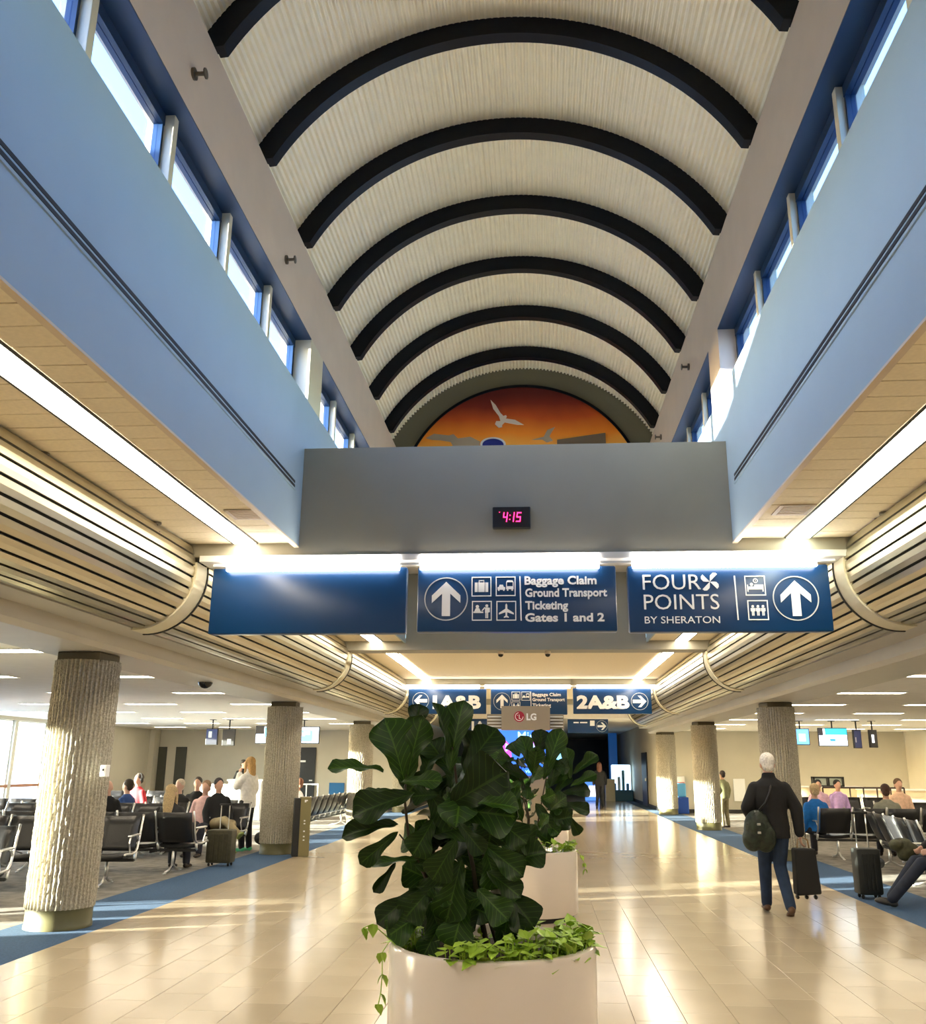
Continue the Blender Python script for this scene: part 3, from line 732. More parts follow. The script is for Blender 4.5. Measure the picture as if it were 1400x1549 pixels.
p = atz(311, 1027, 2.8); dome((p.x, p.y, 2.83), 'black dome camera under the low left ceiling', .11)
for u, L in ((757, 'left'), (828, 'right')):
    p = at(u, 985, 16.85); dome((p.x, 16.85, 3.66), 'small black dome camera under the second cross beam, %s of the pair' % L, .05)
p = atz(1022, 1104, 2.7); dome((4.25, 28.5, 2.93), 'small dome camera on the right column beam', .07)

# ================================================================ KIOSK WITH SCREEN
YK = 13.4
def kiosk():
    a, b = at(736, 1080, YK), at(854, 1178, YK)
    K = empty('advertising_kiosk', ((a.x + b.x) / 2, YK, 0), label='freestanding advertising kiosk with a bright blue screen behind the planters', cat='kiosk')
    X = K.location.x; hw = (b.x - a.x) / 2
    MB().bevbox(-hw * .5, hw * .5, .04, .2, .02, b.z, .01).bevbox(-hw * .7, hw * .7, -.05, .35, 0, .03, .01).bevbox(-hw, hw, .02, .25, b.z, a.z, .01).build('cabinet', mat('kiosk_taupe', (.30, .25, .18), .5), K)
    for i in range(5):
        zt = a.z - .03 - i * .045
        MB().box(-hw + .01, hw - .01, -.012, .02, zt - .018, zt).build('louvre', M_white, K)
    sa, sb = at(738, 1104, YK), at(852, 1173, YK)
    s = MB().bevbox(sa.x - X, sb.x - X, -.02, .0, sb.z, sa.z, .003).build('screen', emis('screen_blue', (.03, .14, .95), 1.3), K)
    def piece(name, pts, m): 
        o = MB().prism([P2(u, v, YK) for u, v in pts], YK - .026, YK - .021).build(name, m, s, fix=True); o.matrix_parent_inverse = Matrix.Translation(-Vector(K.location))
    piece('picture_figure', [(738, 1150), (742, 1132), (752, 1120), (762, 1117), (772, 1128), (774, 1148), (764, 1150), (756, 1140), (748, 1152), (741, 1156)], emis('screen_magenta', (.75, .08, .75), 1.3))
    piece('picture_figure', [(800, 1128), (812, 1112), (820, 1122), (816, 1143), (804, 1140)], emis('screen_magenta2', (.7, .1, .8), 1.2))
    piece('picture_figure', [(738, 1138), (752, 1140), (760, 1130), (762, 1148), (740, 1152)], emis('screen_pale', (.25, .5, 1), 1.5))
    piece('picture_figure', [(826, 1150), (846, 1118), (852, 1116), (852, 1155), (832, 1155)], emis('screen_pale2', (.2, .62, 1), 1.5))
    piece('caption_bar', [(738, 1158), (852, 1158), (852, 1173), (738, 1173)], emis('screen_bar', (.01, .09, 1), 1.8))
    lt = emis('screen_text', (.25, .55, 1), 1.9)
    for t_, u0, v0, u1, h in (('Miss', 783, 1120, 814, 14), ('a M', 752, 1136, 775, 12), ('& Fly', 790, 1136, 813, 12), ('ville', 794, 1169, 808, 6)):
        o = text(t_, u0, v0, u1, YK - .03, lt, 'lettering', s, bold=.01, hpx=h, depth=.002); o.matrix_parent_inverse = Matrix.Translation(-Vector(K.location))
    la, lb = at(758, 1068, YK - .08), at(832, 1105, YK - .08)
    bd = MB().bevbox(la.x - X, lb.x - X, -.08, -.03, lb.z, la.z, .004).build('header_board', mat('board_taupe', (.34, .28, .21), .4), K)
    YB = YK - .081
    c = P2(785, 1084, YB); k = P2(786, 1084, YB)[0] - c[0]
    def pb(nm, fn, m):
        mb = MB(); fn(mb); o = mb.build(nm, m, bd, fix=True); o.matrix_parent_inverse = Matrix.Translation(-Vector(K.location))
    pb('logo_disc', lambda m_: m_.prism([(c[0] + 8 * k * math.cos(t * PI / 16), c[1] + 8 * k * math.sin(t * PI / 16)) for t in range(32)], YB - .004, YB), mat('logo_red', (.40, .01, .04), .4))
    pb('logo_mark', lambda m_: (m_.ring(c, 5.4 * k, 6.3 * k, YB - .007, YB - .004, 20, PI * .55, 2 * PI), m_.box(c[0] - .4 * k, c[0] + .5 * k, YB - .007, YB - .004, c[1] - 3.4 * k, c[1] + 3 * k),
        m_.box(c[0] - .4 * k, c[0] + 2.4 * k, YB - .007, YB - .004, c[1] - 3.4 * k, c[1] - 2.6 * k), m_.box(c[0] - 3 * k, c[0] - 2 * k, YB - .007, YB - .004, c[1] + 1.4 * k, c[1] + 2.4 * k)), M_signw)
    o = text('LG', 796, 1089, 811, YB - .003, M_signw, 'lettering', bd, bold=.04, hpx=10, depth=.002); o.matrix_parent_inverse = Matrix.Translation(-Vector(K.location))
kiosk()
#@@PART2
# ================================================================ PLANTERS AND FIG PLANTS
def leaf_mat(name, c, c2, rough=.3, sss=0):
    m = bpy.data.materials.new(name); m.use_nodes = True; n = m.node_tree; b = n.nodes['Principled BSDF']
    b.inputs['Roughness'].default_value = rough; b.inputs['Specular IOR Level'].default_value = .22
    tc = n.nodes.new('ShaderNodeTexCoord'); sp = n.nodes.new('ShaderNodeSeparateXYZ'); n.links.new(tc.outputs['UV'], sp.inputs[0])
    ab = n.nodes.new('ShaderNodeMath'); ab.operation = 'ABSOLUTE'; n.links.new(sp.outputs['X'], ab.inputs[0])
    # side veins: wave along (length - .6*|x|)
    mu_ = n.nodes.new('ShaderNodeMath'); mu_.operation = 'MULTIPLY_ADD'; mu_.inputs[1].default_value = -.28; n.links.new(ab.outputs[0], mu_.inputs[0]); n.links.new(sp.outputs['Y'], mu_.inputs[2])
    fr = n.nodes.new('ShaderNodeMath'); fr.operation = 'MULTIPLY'; fr.inputs[1].default_value = 8; n.links.new(mu_.outputs[0], fr.inputs[0])
    pp = n.nodes.new('ShaderNodeMath'); pp.operation = 'PINGPONG'; pp.inputs[1].default_value = .5; n.links.new(fr.outputs[0], pp.inputs[0])
    l1 = n.nodes.new('ShaderNodeMath'); l1.operation = 'LESS_THAN'; l1.inputs[1].default_value = .05; n.links.new(pp.outputs[0], l1.inputs[0])
    l2 = n.nodes.new('ShaderNodeMath'); l2.operation = 'LESS_THAN'; l2.inputs[1].default_value = .05; n.links.new(ab.outputs[0], l2.inputs[0])
    mx = n.nodes.new('ShaderNodeMath'); mx.operation = 'MAXIMUM'; n.links.new(l1.outputs[0], mx.inputs[0]); n.links.new(l2.outputs[0], mx.inputs[1])
    sc = n.nodes.new('ShaderNodeMath'); sc.operation = 'MULTIPLY'; sc.inputs[1].default_value = .55; n.links.new(mx.outputs[0], sc.inputs[0])
    oi = n.nodes.new('ShaderNodeObjectInfo'); hs = n.nodes.new('ShaderNodeHueSaturation'); mr = n.nodes.new('ShaderNodeMapRange'); mr.inputs[3].default_value = .55; mr.inputs[4].default_value = 1.5
    n.links.new(oi.outputs['Random'], mr.inputs[0]); n.links.new(mr.outputs[0], hs.inputs['Value'])
    mi = n.nodes.new('ShaderNodeMix'); mi.data_type = 'RGBA'; mi.inputs[6].default_value = (*c, 1); mi.inputs[7].default_value = (*c2, 1)
    n.links.new(sc.outputs[0], mi.inputs[0]); n.links.new(mi.outputs[2], hs.inputs['Color']); n.links.new(hs.outputs[0], b.inputs['Base Color'])
    b.inputs['Transmission Weight'].default_value = 0
    return m
M_leaf = leaf_mat('fig_leaf', (.012, .034, .003), (.06, .13, .012), .42)
def leaf_mesh(seed):
    rnd = random.Random(seed); NL, NW = 14, 8
    prof = [(0, .03), (.06, .22), (.15, .38), (.28, .46), (.4, .50), (.52, .66), (.65, .88), (.77, 1.0), (.87, .93), (.95, .62), (1, .0)]
    def wd(t):
        for (a, x), (b, y) in zip(prof, prof[1:]):
            if t <= b: return x + (y - x) * (t - a) / (b - a)
        return 0
    ph, am, curl, fold = rnd.uniform(0, 6), rnd.uniform(.03, .06), rnd.uniform(.15, .55), rnd.uniform(.10, .45)
    me = bpy.data.meshes.new('leaf'); vs = []; uv = []; fs = []
    for i in range(NL + 1):
        t = i / NL; w_ = wd(t) * .5
        ang = curl * t * 1.6
        yy = math.sin(ang) / (curl * 1.6) if curl else t; zz = -(1 - math.cos(ang)) / (curl * 1.6)
        for j in range(NW + 1):
            s = (j / NW) * 2 - 1
            wob = am * math.sin(ph + t * 14 + (1.7 if s > 0 else 0)) * abs(s) ** 2
            vs.append((s * w_, yy, zz + fold * abs(s) * w_ + wob)); uv.append((s, t))
    for i in range(NL):
        for j in range(NW):
            k = i * (NW + 1) + j; fs.append((k, k + 1, k + NW + 2, k + NW + 1))
    me.from_pydata(vs, [], fs); ul = me.uv_layers.new()
    for p in me.polygons:
        for li in p.loop_indices: ul.data[li].uv = uv[me.loops[li].vertex_index]
    me.polygons.foreach_set('use_smooth', [True] * len(me.polygons)); me.materials.append(M_leaf); me.update(); return me
LEAVES = [leaf_mesh(s) for s in range(9)]
def add_leaf(parent, base, tip, width, face, mi, org):
    base = Vector(base) - org; tip = Vector(tip) - org
    d = tip - base; L = d.length; Y = d.normalized(); Z = Vector(face); Z = (Z - Y * Z.dot(Y)).normalized(); X = Y.cross(Z).normalized()
    o = bpy.data.objects.new('leaf', LEAVES[mi % len(LEAVES)]); col.objects.link(o); o.parent = parent
    m = Matrix((X * width, Y * L * 1.08, Z * (L + width) / 2)).transposed().to_4x4(); m.translation = base
    o.matrix_local = m; return o
def planter(c, r, label, h=.70):
    P = empty('planter', (c[0], c[1], 0), label=label, cat='planter')
    MB().lathe([(0, 0), (r - .05, 0), (r - .05, .05)], n=64).build('plinth_ring', M_black, P, smooth=True)
    MB().lathe([(r - .06, .05), (r - .006, .05), (r, .06), (r, h - .02), (r - .006, h - .004), (r - .016, h), (r - .04, h), (r - .045, h - .01), (r - .05, h - .09)], n=96).build('pot', M_planter, P, smooth=True)
    s = MB(); s.lathe([(0, h - .05), (r * .5, h - .055), (r - .05, h - .07)], n=32); s.build('soil', M_soil, P, smooth=True)
    return P
M_pothos = leaf_mat('pothos', (.24, .44, .02), (.45, .62, .10), .4)
def ground_cover(P, r, n, h, seed, clusters, trail=None):
    rnd = random.Random(seed); mb = MB()
    for i in range(n):
        if clusters and rnd.random() < .85:
            a, rr, sp = rnd.choice(clusters); t = a + rnd.gauss(0, sp); q = rr * r + rnd.gauss(0, .05)
        else: t = rnd.uniform(0, 2 * PI); q = math.sqrt(rnd.random()) * (r - .06)
        q = min(q, r - .02)
        c = Vector((q * math.cos(t), q * math.sin(t), h + rnd.uniform(-.03, .10)))
        L = rnd.uniform(.05, .085); yaw = rnd.uniform(0, 2 * PI); tl = rnd.uniform(-.3, .9)
        m = Matrix.Rotation(yaw, 3, 'Z') @ Matrix.Rotation(tl, 3, 'X')
        pts = [(0, 0, 0), (.38, .12, .08), (.42, .45, .05), (0, 1.05, -.15), (-.42, .45, .05), (-.38, .12, .08), (0, .5, -.03)]
        mb.add([c + m @ (Vector(p) * L) for p in pts], [(0, 1, 6), (1, 2, 6), (2, 3, 6), (3, 4, 6), (4, 5, 6), (5, 0, 6)])
        mb.tube([(c.x * .96, c.y * .96, h - .06), tuple(c)], .0025, 3, False)
    if trail:
        for tr in trail:
            tr = [Vector(p) - Vector(P.location) for p in tr]; mb.tube(tr, .003, 4)
            for k_, p in enumerate(tr[1:]):
                for z in (0, 1):
                    m = Matrix.Rotation(rnd.uniform(0, 6), 3, 'Z') @ Matrix.Rotation(-1.0, 3, 'X'); L = rnd.uniform(.045, .07)
                    pts = [(0, 0, 0), (.38, .12, .08), (.42, .45, .05), (0, 1.05, -.15), (-.42, .45, .05), (-.38, .12, .08), (0, .5, -.03)]
                    mb.add([p + m @ (Vector(q) * L) for q in pts], [(0, 1, 6), (1, 2, 6), (2, 3, 6), (3, 4, 6), (4, 5, 6), (5, 0, 6)])
    o = mb.build('ground_cover', M_pothos, P); tag(o, 'bright green trailing leaves', kind='stuff')
    me = o.data
    return o
# --- near planter
C1 = Vector((-.265, 5.17, 0))
Pn = planter(C1, .545, 'large round cream planter in the foreground')
ground_cover(Pn, .545, 420, .68, 3, [(-1.15, .84, .22), (-.55, .86, .16), (-.15, .8, .14), (.1, .8, .2), (-1.0, .62, .2), (2.9, .9, .15), (3.3, .94, .12), (-1.7, .9, .12)],
             [[(-.80, 5.10, .71), (-.83, 5.03, .66), (-.825, 5.02, .56), (-.83, 5.02, .47), (-.84, 5.02, .42)], [(-.80, 5.1, .71), (-.88, 5.0, .80), (-.93, 5.0, .78)]])
org = Vector((C1.x, C1.y, .64))
F1 = empty('fiddle_leaf_fig', org, label='big dark fiddle-leaf fig filling the foreground planter', cat='plant')
STEMS = {}
def stem(pts, r0, r1, parent, org):
    pts = [Vector(p) - org for p in pts]; n = len(pts); STEMS.setdefault(parent.name, []).append(pts)
    MB().tube(pts, [r0 + (r1 - r0) * i / (n - 1) for i in range(n)], 7).build('stem', M_bark, parent, smooth='all')
A = lambda u, v, dy=0: at(u, v, 5.0 + dy)
stem([(-.28, 5.2, .60), A(722, 1360, .15), A(715, 1310, .1), A(702, 1250, .1), A(690, 1180, .05), A(684, 1130)], .016, .006, F1, org)
stem([(-.22, 5.25, .60), A(733, 1370, .2), A(728, 1320, .2), A(735, 1260, .2), A(740, 1200, .15)], .012, .005, F1, org)
stem([(-.42, 5.2, .60), A(668, 1390, .1), A(645, 1330, .05), A(618, 1270), A(612, 1210), A(614, 1160)], .014, .005, F1, org)
stem([A(640, 1320, .05), A(625, 1290), A(604, 1262)], .007, .004, F1, org)
stem([A(700, 1250, .1), A(745, 1285, .05), A(760, 1300)], .007, .004, F1, org)
spec = [  # base u,v,dy  tip u,v,dy  width px  facing(x,y,z) mesh
 ((580, 1166, 0), (502, 1150, -.1), 44, (.1, -.5, 1), 0), ((612, 1186, .0), (590, 1088, -.1), 70, (.45, -1, .15), 1), ((614, 1186, .0), (632, 1088, -.05), 62, (-.5, -1, .1), 2),
 ((626, 1115, .15), (634, 1066, .15), 34, (.2, -1, .3), 3), ((680, 1166, .0), (694, 1062, -.02), 50, (-.3, -1, .1), 4), ((676, 1140, -.02), (667, 1060, -.05), 26, (1, -.9, 0), 5),
 ((684, 1172, .05), (650, 1118, .1), 48, (.2, -1, .2), 6), ((702, 1170, 0), (745, 1098, 0), 58, (-.3, -1, .1), 7), ((700, 1165, .05), (722, 1110, .1), 44, (.2, -1, .0), 8),
 ((606, 1183, -.15), (664, 1176, -.2), 30, (0, -1, .6), 0), ((684, 1215, -.1), (752, 1172, -.25), 92, (.1, -1, .15), 1), ((690, 1225, -.1), (775, 1232, -.2), 72, (0, -1, .35), 2),
 ((626, 1200, -.05), (536, 1226, -.15), 56, (0, -1, .5), 3), ((600, 1196, .1), (546, 1194, .1), 18, (0, -.6, 1), 4), ((602, 1246, 0), (517, 1256, -.1), 34, (0, -.9, .5), 5),
 ((602, 1258, 0), (545, 1306, -.05), 30, (.3, -1, .2), 6), ((636, 1300, 0), (562, 1298, -.05), 24, (0, -.6, .9), 7), ((598, 1305, .05), (568, 1348, 0), 20, (.4, -1, 0), 8),
 ((634, 1345, 0), (572, 1392, -.1), 40, (.4, -.8, .6), 0), ((655, 1340, 0), (612, 1388, -.1), 50, (.2, -1, .3), 1), ((644, 1378, .0), (590, 1412, -.1), 50, (.1, -1, .4), 2),
 ((698, 1300, -.05), (674, 1392, -.1), 55, (0, -1, .1), 3), ((705, 1360, .0), (684, 1428, -.1), 60, (0, -1, .3), 4), ((722, 1215, -.2), (782, 1212, -.25), 36, (0, -.8, .7), 5),
 ((694, 1245, -.2), (728, 1288, -.28), 30, (-.2, -1, .3), 6), ((745, 1236, 0), (792, 1268, -.1), 46, (.1, -1, .3), 7), ((728, 1275, -.05), (788, 1320, -.1), 44, (.1, -1, .4), 8),
 ((736, 1318, -.05), (786, 1352, -.1), 40, (.1, -1, .5), 0), ((758, 1340, 0), (808, 1396, -.1), 56, (.2, -1, .3), 1), ((722, 1345, -.1), (764, 1388, -.2), 46, (-.2, -1, .3), 2),
 ((765, 1370, 0), (788, 1404, -.1), 30, (.2, -1, .2), 3), ((668, 1392, .1), (642, 1444, 0), 38, (.2, -1, .2), 4), ((690, 1395, .0), (712, 1448, -.1), 42, (-.2, -1, .2), 5),
 ((655, 1240, 0), (628, 1290, -.1), 46, (.3, -1, .1), 6), ((690, 1270, -.1), (655, 1330, -.15), 50, (.2, -1, .2), 7), ((700, 1180, 0), (690, 1240, -.2), 60, (0, -1, .2), 8),
 ((640, 1175, 0), (655, 1130, .1), 40, (-.2, -1, .1), 0), ((720, 1260, .1), (760, 1245, .1), 50, (.1, -1, .4), 1), ((650, 1200, .05), (680, 1250, 0), 55, (0, -1, .2), 2),
 ((735, 1290, 0), (752, 1340, -.05), 50, (.1, -1, .2), 3), ((650, 1365, .1), (668, 1420, .05), 50, (0, -1, .3), 4), ((745, 1385, .1), (770, 1425, 0), 34, (.1, -1, .3), 5),
 ((790, 1240, .2), (762, 1200, .2), 50, (0, -1, .1), 6), ((600, 1215, .1), (560, 1200, .1), 28, (0, -1, .4), 7), ((676, 1300, .1), (716, 1350, .1), 50, (0, -1, .2), 3),
]
def pxw(u, v, n, y): return (at(u + n, v, y) - at(u, v, y)).length
for (b_, t_, wp, fc, mi) in spec:
    add_leaf(F1, A(*b_), A(*t_), pxw(b_[0], b_[1], wp, 5.0), fc, mi, org)
rnd = random.Random(11)
for i in range(84):            # leaves in the depth of the crown
    u = rnd.gauss(690, 36); v = rnd.uniform(1165, 1400); u = min(max(u, 600), 770)
    if 1300 < v < 1385 and 690 < u < 735: u += 45
    b_ = A(u, v, rnd.uniform(.0, .45)); a = rnd.uniform(0, 2 * PI)
    L = rnd.uniform(.16, .26)
    t_ = b_ + Vector((math.cos(a) * L * .8, rnd.uniform(-.1, .25), math.sin(a) * L * .8 + .02))
    add_leaf(F1, b_, t_, L * rnd.uniform(.6, .85), (rnd.uniform(-.5, .5), -1, rnd.uniform(0, .7)), i, org)

# --- second planter and plant
def petioles(F):
    mb = MB()
    for o in list(F.children):
        if not o.name.startswith('leaf'): continue
        b = o.matrix_local.translation; best = None
        for pts in STEMS[F.name]:
            for a, c in zip(pts, pts[1:]):
                for q in range(5):
                    p = a.lerp(c, q / 4); d = (p - b).length + max(0, p.z - b.z) * 1.5
                    if best is None or d < best[0]: best = (d, p)
        if best[0] < .5 and best[0] > .02:
            p = best[1]; mid = p.lerp(b, .5) + Vector((0, 0, .25 * (b - p).length * .5))
            mb.tube([p, mid, b, b + o.matrix_local.to_3x3() @ Vector((0, .06, 0))], .0045, 5)
    if mb.v: mb.build('petioles', mat('petiole', (.05, .07, .015), .6), F, smooth='all')
petioles(F1)
def fig(c, label, tips, ht, rad, n, seed, h=.70, taper=1):
    org = Vector((c[0], c[1], .64)); F = empty('fiddle_leaf_fig', org, label=label, cat='plant'); rnd = random.Random(seed)
    for q in range(3):
        a = q * 2.1 + seed; t = Vector((c[0] + math.cos(a) * rad * .45, c[1] + math.sin(a) * rad * .3, ht - .25))
        stem([(c[0] + math.cos(a) * .06, c[1] + math.sin(a) * .06, .6), ((c[0] * 2 + t.x) / 3 + .03, c[1], (ht + 1.2) / 3), t], .014, .005, F, org)
    for (b_, t_, wp, fc, mi) in tips:
        y = c[1] - .05
        add_leaf(F, at(b_[0], b_[1], y + b_[2]), at(t_[0], t_[1], y + t_[2]), pxw(b_[0], b_[1], wp, y), fc, mi, org)
    for i in range(n):
        z = rnd.uniform(.82, ht - .12); a = rnd.uniform(0, 2 * PI); k_ = math.sqrt(rnd.random())
        rr = rad * (.55 + .45 * math.sin((z - .6) / (ht - .6) * PI))
        b_ = Vector((c[0] + math.cos(a) * rr * k_ * .7, c[1] + math.sin(a) * rr * k_ * .7, z)); L = rnd.uniform(.2, .32)
        t_ = b_ + Vector((math.cos(a) * L * .75, math.sin(a) * L * .6, rnd.uniform(-.12, .26)))
        add_leaf(F, b_, t_, L * rnd.uniform(.55, .75), (rnd.uniform(-.4, .4), -1, rnd.uniform(.1, .9)), i, org)
    petioles(F); return F
C2 = Vector((-.135, 10.64, 0))
P2n = planter(C2, .53, 'second round cream planter, just behind the foreground one')
ground_cover(P2n, .53, 260, .69, 5, [(-1.57, .85, .5), (-.3, .9, .3), (3.0, .9, .3)], [[(.38, 10.5, .70), (.43, 10.4, .66), (.46, 10.4, .58), (.47, 10.4, .52)]])
tips2 = [((815, 1150, 0), (818, 1104, 0), 30, (0, -1, .1), 0), ((808, 1175, -.1), (790, 1110, -.1), 28, (.2, -1, .1), 1), ((822, 1180, -.1), (846, 1106, -.1), 34, (-.2, -1, .1), 2),
 ((800, 1178, -.1), (748, 1152, -.1), 30, (0, -1, .5), 3), ((862, 1178, 0), (858, 1132, 0), 22, (.2, -1, .1), 4), ((866, 1172, 0), (902, 1138, 0), 22, (0, -1, .5), 5),
 ((862, 1190, 0), (900, 1168, 0), 20, (0, -1, .6), 6), ((850, 1200, 0), (892, 1192, 0), 24, (0, -1, .5), 7), ((850, 1215, 0), (890, 1226, 0), 24, (0, -1, .6), 8),
 ((832, 1190, -.1), (842, 1150, -.1), 30, (0, -1, .1), 0), ((818, 1205, -.1), (862, 1240, -.2), 36, (0, -1, .5), 1), ((810, 1215, -.1), (840, 1262, -.2), 34, (0, -1, .4), 2),
 ((860, 1235, 0), (876, 1262, 0), 20, (0, -1, .3), 3), ((790, 1190, 0), (770, 1160, 0), 28, (0, -1, .2), 4)]
fig(C2, 'second fiddle-leaf fig, in the planter just behind the foreground one', tips2, 1.85, .50, 64, 2)
C3 = Vector((-.07, 16.1, 0))
P3n = planter(C3, .53, 'third round planter, mostly hidden behind the second')
ground_cover(P3n, .53, 120, .69, 8, [(-.4, .9, .4), (-2, .9, .4)])
fig(C3, 'third fig plant, barely visible behind the second one', [], 1.6, .45, 30, 5)

# ================================================================ SEATING
def make_bench(n):
    B = bpy.data.objects.new('tandem_seating', None); col.objects.link(B)
    pitch = .60; x0 = -n * pitch / 2
    # profile of sling: seat + back, facing -y
    back = [(.02, .44), (.06, .50), (.11, .62), (.16, .76), (.20, .88)]
    seat = [(-.46, .425), (-.42, .445), (-.25, .425), (-.08, .405), (.0, .42)]
    def sling(pr, hw, th=.035):
        mb = MB(); k = 0; vs = []
        for (y, z) in pr:
            vs += [(-hw, y, z), (hw, y, z)]
        # slight dish across
        NW = 5; vs = []; m = len(pr)
        for side_ in (0, 1):
            for (y, z) in pr:
                for j in range(NW):
                    s = j / (NW - 1) * 2 - 1
                    dz = -.02 * (1 - s * s)
                    if pr is back: vs.append((s * hw, y - dz * 1.0 + side_ * th, z))
                    else: vs.append((s * hw, y, z + dz - side_ * th))
        fs = []
        for q in (0, 1):
            o_ = q * m * NW
            for i in range(m - 1):
                for j in range(NW - 1):
                    f = (o_ + i * NW + j, o_ + i * NW + j + 1, o_ + (i + 1) * NW + j + 1, o_ + (i + 1) * NW + j); fs.append(f if q == 0 else f[::-1])
        o_ = m * NW
        for i in range(m - 1):
            for j in (0, NW - 1):
                fs.append((i * NW + j, (i + 1) * NW + j, o_ + (i + 1) * NW + j, o_ + i * NW + j))
        for j in range(NW - 1):
            for i in (0, m - 1): fs.append((i * NW + j, i * NW + j + 1, o_ + i * NW + j + 1, o_ + i * NW + j))
        mb.add(vs, fs); return mb
    sb = st = fr = ar = None
    for i in range(n):
        x = x0 + (i + .5) * pitch
        if sb is None:
            sb = sling(back, .265).build('backrest', M_leather, B, smooth='all', loc=(x, 0, 0), fix=True)
            st = sling(seat, .265, .05).build('seat', M_leather, B, smooth='all', loc=(x, 0, 0), fix=True)
        else: inst(sb, parent=B, loc=(x, 0, 0)); inst(st, parent=B, loc=(x, 0, 0))
    for i in range(n + 1):
        x = x0 + i * pitch
        if fr is None:
            fr = MB().tube([(0, .225, .90), (0, .17, .76), (0, .12, .60), (0, .06, .47), (0, -.02, .42), (0, -.22, .41), (0, -.46, .43), (0, -.48, .42)], .016, 6)
            fr.tube([(0, .02, .42), (0, .0, .36), (0, -.02, .33)], .02, 6)
            fr = fr.build('side_frame', M_alu, B, smooth='all', loc=(x, 0, 0))
            ar = MB().bevbox(-.028, .028, -.34, .06, .635, .66, .01).tube([(0, .10, .56), (0, .0, .63)], .012, 6).tube([(0, -.30, .64), (0, -.34, .56), (0, -.26, .43)], .012, 6)
            ar = ar.build('armrest', M_alu, B, loc=(x, 0, 0))
        else: inst(fr, parent=B, loc=(x, 0, 0)); inst(ar, parent=B, loc=(x, 0, 0))
    MB().bevbox(x0, -x0, -.05, .0, .30, .34, .01).build('beam', M_black, B)
    for x in (x0 + pitch * .6, -x0 - pitch * .6):
        l = MB().tube([(x, -.02, .31), (x, -.02, .10)], .024, 8).tube([(x, .24, .025), (x, .10, .05), (x, -.02, .12), (x, -.16, .05), (x, -.32, .025)], .018, 6)
        l.ell((x, .25, .012), (.03, .03, .012), 8, 4).ell((x, -.33, .012), (.03, .03, .012), 8, 4)
        l.build('leg', M_alu, B, smooth='all')
    return B
protos = {}
def bench(n, x, y, rz, label, group=None):
    if n not in protos:
        b = make_bench(n); protos[n] = b; b['label'] = label; b['category'] = 'seating'; b.location = (x, y, 0); b.rotation_euler = (0, 0, rz)
    else: b = copy_tree(protos[n], (x, y, 0), rz, label)
    if group: b['group'] = group
    elif 'group' in b: del b['group']
    return b
bench(3, -6.95, 10.35, R(12), 'black tandem seats at the left edge, left of the nearest column')
bench(5, -7.05, 12.55, R(8), 'black tandem seats facing the hall just right of the nearest left column')
bench(5, -6.75, 14.2, PI, 'black tandem seats turned away, with the blonde sitter, by the suitcase')
bench(5, -8.3, 16.5, 0, 'row of tandem seats behind the blonde sitter, facing the camera')
bench(5, -8.3, 17.4, PI, 'row of tandem seats back to back with the one in front of the standing woman')
bench(3, -6.35, 17.2, 0, 'short row of tandem seats under the crossed-legs man')
bench(3, -7.1, 18.8, 0, 'short row of tandem seats just behind the crossed-legs man')
bench(5, -9.5, 20.2, 0, 'middle row of tandem seats in the left lounge')
bench(5, -9.5, 21.0, PI, 'middle row of tandem seats turned to the back wall, left lounge')
bench(5, -11.6, 14.3, 0, 'tandem seats near the tall left windows, nearer row')
bench(5, -11.9, 18.6, 0, 'tandem seats near the tall left windows, middle row')
bench(5, -11.5, 24.5, 0, 'tandem seats near the tall left windows, farthest row')
bench(10, -5.38, 22.6, R(-90), 'long row of tandem seats seen end-on beside the blue carpet, beyond the second left column')
bench(5, 5.55, 14.9, R(84), 'tandem seats with backs to the hall, right of the walking man')
bench(3, 5.12, 11.75, R(-90), 'tandem seats at the right edge under the person in black')
bench(5, 6.5, 17.6, PI, 'first cross row of tandem seats in the right lounge')
bench(5, 8.6, 20.4, 0, 'second cross row of tandem seats in the right lounge')
bench(5, 7.6, 23.6, 0, 'third cross row of tandem seats in the right lounge')

# ================================================================ PEOPLE
def loft(mb, rings, T, n=16):
    vs = []; m = len(rings)
    for (z, rx, ry, cy) in rings:
        for j in range(n):
            t = 2 * PI * j / n; vs.append(T @ Vector((rx * math.cos(t), cy + ry * math.sin(t), z)))
    fs = [(i * n + j, i * n + (j + 1) % n, (i + 1) * n + (j + 1) % n, (i + 1) * n + j) for i in range(m - 1) for j in range(n)]
    fs += [tuple(range(n))[::-1], tuple((m - 1) * n + j for j in range(n))]
    return mb.add(vs, fs)
def limb(mb, pts, rs, n=10):
    for i in range(len(pts) - 1):
        a, b = Vector(pts[i]), Vector(pts[i + 1])
        if (b - a).length < 1e-4: continue
        mb.tube([a, b], [rs[i], rs[i + 1]], n)
    for p, r in zip(pts, rs): mb.ell(p, (r, r, r), 10, 7)
def remesh(mb, name, m, parent, vox, smooth=6):
    o = mb.build('tmp', m)
    md = o.modifiers.new('r', 'REMESH'); md.mode = 'VOXEL'; md.voxel_size = vox; md.adaptivity = 0
    ms = o.modifiers.new('s', 'SMOOTH'); ms.factor = .5; ms.iterations = smooth
    me = bpy.data.meshes.new_from_object(o.evaluated_get(bpy.context.evaluated_depsgraph_get())); bpy.data.objects.remove(o)
    me.polygons.foreach_set('use_smooth', [True] * len(me.polygons)); me.name = name
    if not me.materials: me.materials.append(m)
    q = bpy.data.objects.new(name, me); col.objects.link(q); q.parent = parent; return q
